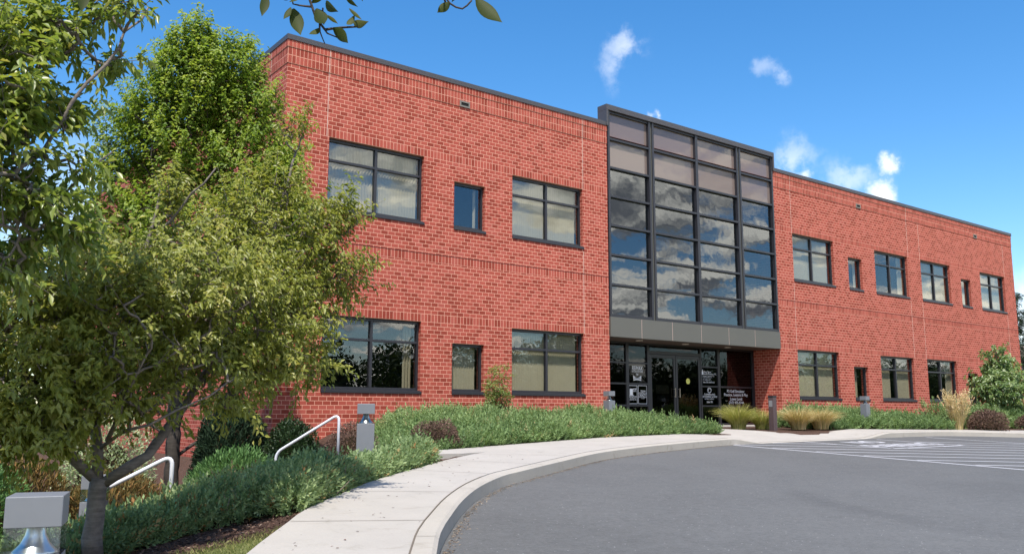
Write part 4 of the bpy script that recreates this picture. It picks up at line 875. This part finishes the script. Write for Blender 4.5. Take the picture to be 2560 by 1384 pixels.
def leafy(name, label, cat, c, rad, n, L_, lm, wr=.5, group=None, stem=True, flat=0.0, upb=.4, lump=.12, parts=('foliage', 'stems')):
    """rounded shrub: leaves over a lumpy ellipsoid shell, dark twiggy core, short stems"""
    c = np.array(c, float); rad = np.array(rad, float); t = thing(name, label, cat, (c[0], c[1], c[2]), group=group)
    d = rnd_dir(n); d[:, 2] = np.abs(d[:, 2])*1.0-.25*(rng.random(n) < .35); d = norm(d)
    ph = rng.random((7, 3))*6.28; kf = rng.normal(0, 3.2, (7, 3)); lm_ = np.sin((d[:, None]*kf[None]).sum(2)+ph[:, 0]).sum(1)/7*lump*2.5
    rr = (rng.uniform(.74, 1.03, n))*(1+lm_); p = d*rr[:, None]*rad; p[:, 2] += rad[2]*.25; p[:, 2] = np.maximum(p[:, 2], .03)
    ld = norm(d+upb*np.array([0, 0, 1])+.7*rnd_dir(n)); V, Fq = leaves(p+c, ld, norm(d+.5*rnd_dir(n)), L_*rng.uniform(.6, 1.25, n), wr)
    tn = np.clip(rng.beta(2, 2.2, n)*.7+.3*np.clip(.5+lm_*2, 0, 1), 0, 1)
    m_ = MB()
    for k in range(9):
        a = k*.7+rng.random(); e = np.array([math.cos(a)*rad[0]*.6, math.sin(a)*rad[1]*.6, rad[2]*rng.uniform(.5, .95)]); m_.tube([c+[0, 0, -.1], c+e*.5+[0, 0, .03], c+e], [.012, .009, .004], 5)
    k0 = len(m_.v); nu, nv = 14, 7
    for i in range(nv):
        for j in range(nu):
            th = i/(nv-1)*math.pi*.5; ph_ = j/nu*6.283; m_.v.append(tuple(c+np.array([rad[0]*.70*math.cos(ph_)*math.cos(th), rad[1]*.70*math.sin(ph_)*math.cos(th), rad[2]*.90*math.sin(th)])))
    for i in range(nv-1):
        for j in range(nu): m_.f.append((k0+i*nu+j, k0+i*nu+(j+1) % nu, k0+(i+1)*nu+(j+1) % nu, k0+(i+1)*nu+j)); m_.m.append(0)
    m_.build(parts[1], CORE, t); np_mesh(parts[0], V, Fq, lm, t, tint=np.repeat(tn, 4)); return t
def zH(x, y): return float(H(x, y)[0])
# sprigs of juniper
def sprig_template(nb=9):
    V, Fq = [], []
    for k in range(nb):
        s_ = k/(nb-1); a = k*2.2; base = np.array([0, 0, s_*.8]); d = np.array([math.cos(a)*.75, math.sin(a)*.75, .72]); ln = .42*(1-.55*s_)
        if k == nb-1: d = np.array([0, 0, 1.]); ln = .3
        d /= np.linalg.norm(d); sd = np.cross(d, [.3, .5, .81]); sd /= np.linalg.norm(sd); q = len(V); wv = .062
        V += [base, base+d*ln*.5+sd*wv, base+d*ln, base+d*ln*.5-sd*wv]; Fq.append((q, q+1, q+2, q+3))
    return np.array(V), np.array(Fq)
SPV, SPF = sprig_template()
def sprigs(p, d, Ls, tint):
    n = len(p); d = norm(d); a = norm(np.cross(d, rnd_dir(n))); b = np.cross(d, a)
    V = p[:, None]+Ls[:, None, None]*(SPV[None, :, 0:1]*a[:, None]+SPV[None, :, 1:2]*b[:, None]+SPV[None, :, 2:3]*d[:, None])
    Fq = (np.arange(n)[:, None, None]*len(SPV)+SPF[None]).reshape(-1, 4); return V.reshape(-1, 3), Fq, np.repeat(tint, len(SPV))
def hedge(name, label, poly, hf, lm, dens, Ls, lean=(0, 0, .55), seed=3, brown=.0, edge=.45, zf=None):
    poly = [tuple(p) for p in poly]; A_ = np.array(poly); lo, hi = A_.min(0), A_.max(0)
    ctr = A_.mean(0); zf = zf or (lambda x, y: H(x, y)); t = thing(name, label, 'hedge', (ctr[0], ctr[1], float(zf(ctr[0], ctr[1])[0])))
    area = (hi-lo).prod(); n = int(area*dens); x = rng.uniform(lo[0], hi[0], n); y = rng.uniform(lo[1], hi[1], n)
    ins = np.zeros(n, bool)
    for i in range(len(poly)):
        x0, y0 = poly[i]; x1, y1 = poly[(i+1) % len(poly)]
        if y0 == y1: continue
        k = ((y0 > y) != (y1 > y)) & (x < (x1-x0)*(y-y0)/(y1-y0)+x0); ins ^= k
    x, y = x[ins], y[ins]; n = len(x); cl = np.array(poly+[poly[0]])
    kf = rng.normal(0, 2.0, (9, 2)); ph = rng.random(9)*6.28; kf2 = rng.normal(0, 7.0, (9, 2))
    def top(x, y):
        d, _ = polydist(x, y, cl); e = np.clip(d/edge, 0, 1); pr = np.sqrt(np.maximum(0, 1-(1-e)**2))
        nz = np.sin(x[:, None]*kf[:, 0]+y[:, None]*kf[:, 1]+ph).sum(1)/9; n2_ = np.sin(x[:, None]*kf2[:, 0]+y[:, None]*kf2[:, 1]+ph).sum(1)/9
        cl_ = np.minimum(1, np.abs(np.sin(x*2.3+1.3*np.sin(y*1.7))*np.cos(y*2.1+1.1*np.sin(x*1.9)))*2.2+.45)
        return hf(x, y)*pr*(1+.6*nz+.4*n2_)*cl_+.03, nz, d, n2_
    h, nz, d, n2_ = top(x, y); e = .04; hx = (top(x+e, y)[0]-h)/e; hy = (top(x, y+e)[0]-h)/e
    nr = norm(np.stack([-np.clip(hx, -3, 3), -np.clip(hy, -3, 3), np.ones(n)], 1))
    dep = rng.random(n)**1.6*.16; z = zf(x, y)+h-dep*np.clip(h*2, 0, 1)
    p = np.stack([x, y, np.maximum(z, zf(x, y)+.01)], 1); dd_ = norm(nr*.8+np.array(lean)+.55*rnd_dir(n))
    # the steep front gets sprigs down its face as well
    m2 = (d < .22); k2 = int(m2.sum()*2.2); ii = rng.choice(np.where(m2)[0], k2) if m2.any() else np.array([], int)
    pf = p[ii].copy(); fr_ = rng.random(len(ii)); pf[:, 2] = zf(x[ii], y[ii])+h[ii]*fr_; df = norm(nr[ii]*np.array([1, 1, .4])+np.array(lean)*.6+.5*rnd_dir(len(ii)))
    p = np.vstack([p, pf]); dd_ = np.vstack([dd_, df]); nn_ = len(p)
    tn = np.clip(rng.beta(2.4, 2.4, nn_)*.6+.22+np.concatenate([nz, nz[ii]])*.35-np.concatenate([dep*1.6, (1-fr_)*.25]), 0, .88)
    bw = rng.random(nn_) < brown*(1+2*np.concatenate([n2_ > .12, n2_[ii] > .12])); tn = np.where(bw, rng.uniform(.92, 1, nn_), tn)
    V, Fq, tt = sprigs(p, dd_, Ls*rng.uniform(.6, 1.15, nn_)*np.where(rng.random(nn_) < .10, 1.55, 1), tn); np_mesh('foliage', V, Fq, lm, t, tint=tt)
    ms_ = MB()
    for q in range(int(len(pf)*.0022)+12):
        a = pf[rng.integers(len(pf))] if len(pf) else p[0]; o_ = np.array([a[0], a[1], float(zf(a[0], a[1])[0])]); dr = norm(np.array([rng.normal(), rng.normal(), .9])); ms_.tube([o_, o_+dr*.10+[0, 0, .02], o_+dr*.24+[0, 0, .05]], [.008, .006, .003], 4)
    ms_.build('woody_stems', STEMS, t)['kind'] = 'stuff'
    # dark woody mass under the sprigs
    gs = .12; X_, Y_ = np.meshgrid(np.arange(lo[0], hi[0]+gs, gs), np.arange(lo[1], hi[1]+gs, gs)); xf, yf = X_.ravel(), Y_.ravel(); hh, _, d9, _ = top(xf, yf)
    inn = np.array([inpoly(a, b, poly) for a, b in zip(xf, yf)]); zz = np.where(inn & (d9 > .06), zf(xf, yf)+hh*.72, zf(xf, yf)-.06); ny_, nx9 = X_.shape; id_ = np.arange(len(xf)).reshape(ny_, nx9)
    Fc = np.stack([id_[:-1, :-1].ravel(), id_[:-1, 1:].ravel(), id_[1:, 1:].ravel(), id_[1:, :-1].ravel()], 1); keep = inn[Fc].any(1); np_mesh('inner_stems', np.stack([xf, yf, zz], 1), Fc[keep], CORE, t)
    return t
wl = lambda a, b: [tuple(p) for p in WALK_L[a:b]]
wi = lambda x, y: int(np.argmin(np.hypot(WALK_L[:, 0]-x, WALK_L[:, 1]-y)))
wo = offset(WALK_L, .06); front = [tuple(p) for p in wo[wi(-4.5, -11.85):wi(-.65, -8.2)]][::2]
hedge('juniper_hedge', 'low spreading juniper hedge with yellow green tips along the inner edge of the pavement', [(-7.0, -12.0), (-6.3, -11.75), (-5.75, -11.45), (-5.2, -11.25), (-4.75, -11.4)] + front + [(-.75, -7.75), (-1.3, -7.95), (-2.1, -8.75), (-2.9, -9.35), (-3.7, -9.75), (-4.5, -9.95), (-5.5, -10.1), (-6.6, -10.5), (-7.4, -11.2)],
      lambda x, y: .30+.03*np.sin(x*3)-.13*np.clip((-x-4.3)/1.2, 0, 1), JUNI2, 1900, .125, lean=(.15, .1, .55), brown=.035, edge=.40)
hedge('juniper_bed', 'broad mounded juniper bed under the left wing windows up to the entrance', [(-.25, -6.35), (.55, -6.42), (2.6, -5.68), (5.68, -4.62), (8.94, -4.05), (10.6, -4.05), (10.75, -3.3), (10.4, -1.6), (9.6, -.75), (7, -.55), (4.2, -.7), (2.2, -1.2), (1.2, -2.6), (.2, -4.6)],
      lambda x, y: .19+.20*np.clip((y+4.6+.26*(6-x)*(x < 6))/2.2, 0, 1)*np.clip((x-.3)/3, 0, 1)*np.clip((11-x)/2.2, .25, 1), JUNI, 620, .17, lean=(.05, -.1, .65), brown=.02, edge=.6)
hedge('juniper_bed', 'low juniper bed between the fountain grasses and the tall straw grass under the right wing', [(16.6, -3.5), (17.6, -3.42), (19.3, -4.0), (21.3, -4.75), (22.1, -4.4), (22.4, -2.2), (20.5, -1.0), (17.5, -.9), (16.2, -1.6)], lambda x, y: .34+.14*np.clip((y+3.5)/1.5, 0, 1), JUNI, 420, .20, brown=.0, edge=.55)
hedge('juniper_bed', 'small patch of juniper behind the purple shrubs at the right edge', [(23.8, -4.3), (26.5, -4.6), (29, -5.5), (30, -3), (24, -2.0)], lambda x, y: .62+0*x, JUNI, 180, .26, edge=.6)
leafy('barberry_bush', 'round brown purple barberry bush between the upper handrail and the bollard light', 'shrub', (-.95, -5.75, -1.38), (.46, .42, .60), 5200, .034, BARB, .6, 'purple barberry bushes')
leafy('barberry_bush', 'broad low purple barberry bush in front of the left juniper bed', 'shrub', (.62, -5.95, -1.10), (.48, .42, .40), 5200, .034, BARB, .6, 'purple barberry bushes')
leafy('barberry_bush', 'round purple barberry bush beside the tall straw coloured grass', 'shrub', (22.95, -5.25, -1.08), (.60, .55, .58), 4200, .06, BARB, .6, 'purple barberry bushes')
leafy('barberry_bush', 'purple barberry bush cut by the right edge of the picture', 'shrub', (25.6, -5.75, -1.03), (.7, .6, .52), 3600, .06, BARB, .6, 'purple barberry bushes')
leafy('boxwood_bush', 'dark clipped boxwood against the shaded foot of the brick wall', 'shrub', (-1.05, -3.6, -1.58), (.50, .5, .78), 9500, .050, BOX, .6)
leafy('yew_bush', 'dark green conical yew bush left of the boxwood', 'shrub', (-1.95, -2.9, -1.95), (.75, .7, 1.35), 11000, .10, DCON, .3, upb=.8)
leafy('mugo_pine', 'low green mugo pine below the yew', 'shrub', (-3.1, -6.4, -1.75), (.62, .55, .62), 3800, .10, MOUND, .18, upb=1.0)
leafy('mugo_pine', 'mugo pine with browning orange needles right of the near tree trunk', 'shrub', (-4.75, -6.3, -2.2), (.85, .75, .74), 5200, .11, ORAN, .16, upb=.9)
leafy('mugo_pine', 'orange browned mugo pine left of the near tree trunk', 'shrub', (-5.75, -6.2, -2.10), (.55, .6, .80), 3200, .11, ORAN, .16, upb=.9)
leafy('mounded_shrub', 'soft green mounded shrub above the nearest bollard light', 'shrub', (-6.35, -7.1, -2.15), (.55, .5, .85), 5200, .07, MOUND, .35)
leafy('variegated_shrub', 'pale variegated shrub at the left edge', 'shrub', (-7.1, -6.6, -2.1), (.75, .6, 1.0), 4600, .07, VARI, .4)
leafy('variegated_shrub', 'pale variegated shrub seen between the limbs of the near tree', 'shrub', (-3.9, -2.2, -2.2), (.8, .7, 1.35), 4600, .07, VARI, .4)
leafy('green_shrub', 'plain green shrub at the left edge beside the variegated one', 'shrub', (-7.6, -7.6, -2.1), (.7, .5, .75), 3000, .08, MOUND, .35)
def clump(name, label, c, n, h, spread, lm, wd=.006, seedh=0.0, group=None, lo=.0):
    c = np.array(c, float); t = thing(name, label, 'ornamental grass', tuple(c), group=group); K = 6
    a = rng.random(n)*6.283; r0 = rng.random(n)**.7*.11*(1+spread); out = np.stack([np.cos(a), np.sin(a), np.zeros(n)], 1); ln = h*rng.uniform(.6, 1.15, n); bend = spread*rng.uniform(.25, 1.1, n)
    s_ = np.linspace(0, 1, K); base = c+out*r0[:, None]
    cx = base[:, None]+out[:, None]*(bend*ln)[:, None, None]*(s_**1.7)[None, :, None]; cx[:, :, 2] += ln[:, None]*(s_[None]*(1-.42*np.minimum(1, bend[:, None])*s_[None]**2)); tg = np.stack([-out[:, 1], out[:, 0], out[:, 2]], 1)
    tg = norm(tg+.6*rnd_dir(n)); ww = wd*(1-.8*s_); l = cx-tg[:, None]*ww[None, :, None]; r_ = cx+tg[:, None]*ww[None, :, None]
    V = np.stack([l, r_], 2).reshape(-1, 3); k = (np.arange(n)*K*2)[:, None, None]; j = (np.arange(K-1)*2)[None, :, None]; Fq = (k+j+np.array([0, 1, 3, 2])[None, None]).reshape(-1, 4)
    tn = np.repeat(np.clip(rng.beta(1.6, 1.8, n), 0, 1), K*2); bl_ = np_mesh('blades', V, Fq, lm, t, tint=tn)
    if seedh:
        m = int(n*.16); a = rng.random(m)*6.283; p0 = c+np.stack([np.cos(a)*.1, np.sin(a)*.1, np.zeros(m)], 1); d = norm(np.stack([np.cos(a)*.2, np.sin(a)*.2, np.ones(m)], 1)+rng.normal(0, .08, (m, 3))); L9 = seedh*rng.uniform(.75, 1.1, m)
        q = p0[:, None]+d[:, None]*L9[:, None, None]*np.linspace(.55, 1, 9)[None, :, None]; q = q+rng.normal(0, .008, q.shape); dd_ = norm(np.repeat(d[:, None], 9, 1)+.35*rng.normal(size=q.shape)).reshape(-1, 3)
        V, Fq = leaves(q.reshape(-1, 3), dd_, rnd_dir(len(dd_)), .10, .28); np_mesh('seed_heads', V, Fq, STRAW, t, tint=np.repeat(rng.uniform(.5, 1, len(dd_)), 4))
        mb_ = MB()
        for i in range(m): mb_.tube([p0[i], p0[i]+d[i]*L9[i]*.9], .0022, 3, cap=False)
        mb_.build('stalks', plain('straw_stalk', (.42, .33, .17), .8), t)
    return t
GG = 'fountain grasses beside the entrance'
clump('fountain_grass', 'yellow green fountain grass clump left of the brown post', (13.35, -2.45, -.95), 1500, .78, .85, FOUNT, .006, group=GG)
clump('fountain_grass', 'small yellow green fountain grass directly behind the brown post', (14.35, -2.55, -.95), 900, .62, .8, FOUNT, .006, group=GG)
clump('fountain_grass', 'straw tinged fountain grass right of the brown post', (15.15, -3.25, -.96), 1500, .74, .9, STRAW, .006, group=GG)
clump('fountain_grass', 'straw tinged fountain grass next to the right juniper bed', (16.25, -3.3, -.96), 1400, .72, .9, STRAW, .006, group=GG)
clump('feather_grass', 'tall straw coloured feather grass with plumes near the right edge', (22.0, -4.7, -1.02), 800, .70, .40, STRAW, .006, seedh=1.22)
# nandina
t = thing('nandina_shrub', 'thin nandina with yellow and red leaflets standing in the left juniper bed', 'shrub', (5.2, -1.5, -.9))
m_ = MB(); LP, LD = [], []
for k in range(11):
    a = k*2.4; hh = random.uniform(.75, 1.65); e = np.array([5.2+math.cos(a)*.24*random.uniform(.3, 1.4), -1.5+math.sin(a)*.24, -.9+hh]); m_.tube([(5.2+math.cos(a)*.07, -1.5+math.sin(a)*.07, -.95), (5.2+math.cos(a)*.12, -1.5+math.sin(a)*.12, -.9+hh*.5), tuple(e)], [.009, .007, .003], 5)
    for j in range(17):
        q = np.array([5.2+math.cos(a)*.12, -1.5+math.sin(a)*.12, -.9+hh*.42]); s_ = .2+.8*random.random(); b_ = q+(e-q)*s_; an = random.random()*6.28; fr = b_+np.array([math.cos(an), math.sin(an), random.uniform(-.1, .5)])*random.uniform(.1, .24)*(1.15-.35*s_)
        m_.tube([tuple(b_), tuple(fr)], .0018, 3, cap=False)
        for i in range(15): LP.append(b_+(fr-b_)*random.uniform(.3, 1.05)+np.random.default_rng(k*1000+j*20+i).normal(0, .028, 3)); LD.append((fr-b_))
m_.build('stems', BARK2, t); LP = np.array(LP); LD = norm(np.array(LD))+.7*rnd_dir(len(LP)); V, Fq = leaves(LP, LD, norm(np.array([0, 0, 1])+.5*rnd_dir(len(LP))), .062*rng.uniform(.7, 1.2, len(LP)), .40)
np_mesh('foliage', V, Fq, NAND, t, tint=np.repeat(np.clip(rng.beta(2, 2, len(LP))*.72+.20*np.clip(LP[:, 2]*.8, 0, .6), 0, 1), 4))
# young tree at the right end
rb = np.array([27.6, -3.7, -1.1])
tree('young_tree', 'young green tree in front of the right end of the building', 'tree', [([rb, rb+[0, 0, .8], rb+[.1, 0, 1.8], rb+[0, .05, 3.0]], .06, .015), ([rb+[0, 0, .7], rb+[-.5, -.2, 1.2], rb+[-.9, -.2, 1.7]], .03, .008), ([rb+[0, 0, .7], rb+[.6, .1, 1.3], rb+[1.1, .2, 1.9]], .03, .008)],
     [(rb+[0, 0, 1.5], np.array([1.15, 1.0, .75]), 2), (rb+[-.6, -.3, 1.5], np.array([.7, .6, .55]), 1), (rb+[.6, 0, 1.9], np.array([.8, .7, .6]), 1), (rb+[-.05, 0, 2.5], np.array([.45, .4, .6]), .7)], 420, 20, .13, leaf_mat('broad_green_leaf', [(0, (.06, .11, .03)), (.5, (.16, .25, .07)), (1, (.34, .38, .15))], .35, .40, .6), BARK2, wr=.55, shoot=.35, tw_r=.004)
# behind the right end: dark conifer and a far house
cb = np.array([44.4, 2.6, -1.2])
tree('conifer_tree', 'dark conifer just visible past the right end of the building', 'tree', [([cb, cb+[0, 0, 3], cb+[0, 0, 7.6]], .16, .02)], [(cb+[0, 0, 1.2+k*.95], np.array([1.9-.25*k, 1.9-.25*k, .6]), 1.9-.22*k) for k in range(7)], 700, 18, .20, DCON, BARK2, wr=.16, shoot=.5, up_bias=-.1, tw_r=.005)
gb = np.array([-7.0, 14.0, -2.6])
tree('broadleaf_tree', 'leafy background tree low at the left edge behind the shrubs', 'tree', [([gb, gb+[0, 0, 2], gb+[.2, 0, 5]], .2, .05), ([gb+[0, 0, 1.5], gb+[-1.2, 0, 2.5], gb+[-2.4, .2, 3.4]], .08, .02)], [(gb+[0, 0, 3.4], np.array([3.4, 3, 2.6]), 2), (gb+[-2.6, .2, 2.9], np.array([2.4, 2.2, 2.3]), 1.4), (gb+[2.2, .3, 2.6], np.array([2, 2, 1.9]), 1)], 600, 20, .26, MOUND, BARK2, wr=.55, shoot=.7, tw_r=.006)
hb = thing('house', 'distant tan roofed house glimpsed past the right end of the building', 'house', (82, 22, -1.2))
m_ = MB(); m_.box(74, 90, 17, 27, -2, 4.6); m_.build('wall', plain('tan_siding', (.42, .36, .29), .8), hb)
m_ = MB(); m_.poly([(73.5, 16.5, 4.61), (90.5, 16.5, 4.61), (90.5, 22, 6.9), (73.5, 22, 6.9)]); m_.poly([(90.5, 27.5, 4.61), (73.5, 27.5, 4.61), (73.5, 22, 6.9), (90.5, 22, 6.9)]); m_.poly([(73.5, 16.5, 4.61), (73.5, 22, 6.9), (73.5, 27.5, 4.61)]); m_.poly([(90.5, 27.5, 4.61), (90.5, 22, 6.9), (90.5, 16.5, 4.61)]); m_.build('roof', plain('tan_shingle', (.34, .28, .22), .9), hb)
for x in (76, 80, 84, 88):
    m_ = MB(); m_.box(x-.5, x+.5, 16.95, 17.05, 1.5, 2.9); m_.build('window', BLACKV, hb)
# wood across the car park, behind the camera: it shows in the lower windows
n = 150; V_, F_, T_ = [], [], []; off = 0
for k in range(n):
    x = rng.uniform(-50, 190); y = rng.uniform(-72, -58); hgt = rng.uniform(6.5, 11.5)*(1.15 if x > 60 else 1.0); rr = rng.uniform(2.4, 4.0); m = 1500
    d = rnd_dir(m); p = np.array([x, y, -3+hgt*.55])+d*np.array([rr, rr, hgt*.48])*(rng.random((m, 1))**.4); v, f = leaves(p, rnd_dir(m), rnd_dir(m), rng.uniform(.28, .55, m), .7); V_.append(v); F_.append(f+off); off += len(v); T_.append(np.repeat(np.clip(rng.random(m)*.8+.1*rng.normal(), 0, 1), 4))
tag(np_mesh('tree_line', np.vstack(V_), np.vstack(F_), leaf_mat('far_foliage', [(0, (.02, .04, .012)), (1, (.07, .10, .03))], .6, .2, .2), tint=np.concatenate(T_)), 'line of leafy trees across the car park mirrored in the ground floor windows', 'trees', kind='stuff')
# lawn and loose mulch near the camera
def scatter(n, x0, x1, y0, y1, cond):
    x = rng.uniform(x0, x1, n); y = rng.uniform(y0, y1, n); k = cond(x, y); return x[k], y[k]
de = lambda x, y: (polydist(x, y, WALK_L))
def lawn_c(x, y):
    d, s_ = de(x, y); return (s_ > 0) & (d > .03) & (y+.15*x < -13.3+rng.normal(0, .12, x.shape))
x, y = scatter(60000, -9.5, -4.4, -17.5, -11.6, lawn_c); n = len(x); z = H(x, y)
a = rng.random(n)*6.283; d = norm(np.stack([np.cos(a)*.6, np.sin(a)*.6, np.ones(n)], 1)); V, Fq = leaves(np.stack([x, y, z], 1), d, np.stack([np.cos(a+1.5), np.sin(a+1.5), np.zeros(n)], 1), rng.uniform(.02, .05, n), .12)
tag(np_mesh('lawn_grass', V, Fq, GRASS, tint=np.repeat(rng.random(n), 4)), 'dry short lawn grass at the bottom left beside the pavement', 'grass', kind='stuff')
def mul_c(x, y):
    d, s_ = de(x, y); return (s_ > 0) & (d > .02) & (y+.15*x > -13.45)
x, y = scatter(42000, -8.5, -.3, -13.2, -7.6, mul_c); n = len(x); z = H(x, y)+rng.uniform(0, .02, n); d = rnd_dir(n); d[:, 2] *= .3
V, Fq = leaves(np.stack([x, y, z], 1), d, norm(np.array([0, 0, 1])+.5*rnd_dir(n)), rng.uniform(.015, .05, n), .35, droop=0)
tag(np_mesh('mulch_chips', V, Fq, CHIP, tint=np.repeat(rng.beta(1.5, 2.5, n), 4)), 'loose brown bark chips covering the planting bed', 'mulch', kind='stuff')

kp = offset(KERB_OUT, -.03); n = 5200; ii = rng.integers(0, 78, n); q = kp[ii]+(kp[ii+1]-kp[ii])*rng.random((n, 1)); nv = (offset(KERB_OUT, -1)-KERB_OUT)[ii]; q = q+nv*(np.abs(rng.normal(0, .045, n))[:, None]); z = -.841+.035*q[:, 1]-.148
V, Fq = leaves(np.stack([q[:, 0], q[:, 1], z], 1), norm(rnd_dir(n)*np.array([1, 1, .12])), norm(np.array([0, 0, 1])+.3*rnd_dir(n)), rng.uniform(.008, .028, n), .5, droop=0)
tag(np_mesh('kerb_grit', V, Fq, leaf_mat('tan_grit', [(0, (.10, .07, .045)), (.6, (.26, .19, .13)), (1, (.42, .34, .25))], .95, 0, .1), tint=np.repeat(rng.random(n), 4)), 'tan grit and leaf crumbs gathered along the foot of the kerb', 'debris', kind='stuff')
x, y = scatter(9000, -6, 2.2, -14, -6.6, lambda x, y: (polydist(x, y, WALK_L)[1] < 0) & (polydist(x, y, KI)[1] > 0) & (rng.random(len(x)) < .12*np.exp(-polydist(x, y, WALK_L)[0]*1.6)+.008)); n = len(x)
V, Fq = leaves(np.stack([x, y, Pn(y)+.004], 1), norm(rnd_dir(n)*np.array([1, 1, .1])), norm(np.array([0, 0, 1])+.3*rnd_dir(n)), rng.uniform(.012, .045, n), .4, droop=0)
tag(np_mesh('leaf_litter', V, Fq, CHIP, tint=np.repeat(rng.random(n)*.8, 4)), 'few brown leaf crumbs scattered on the pale pavement', 'debris', kind='stuff')
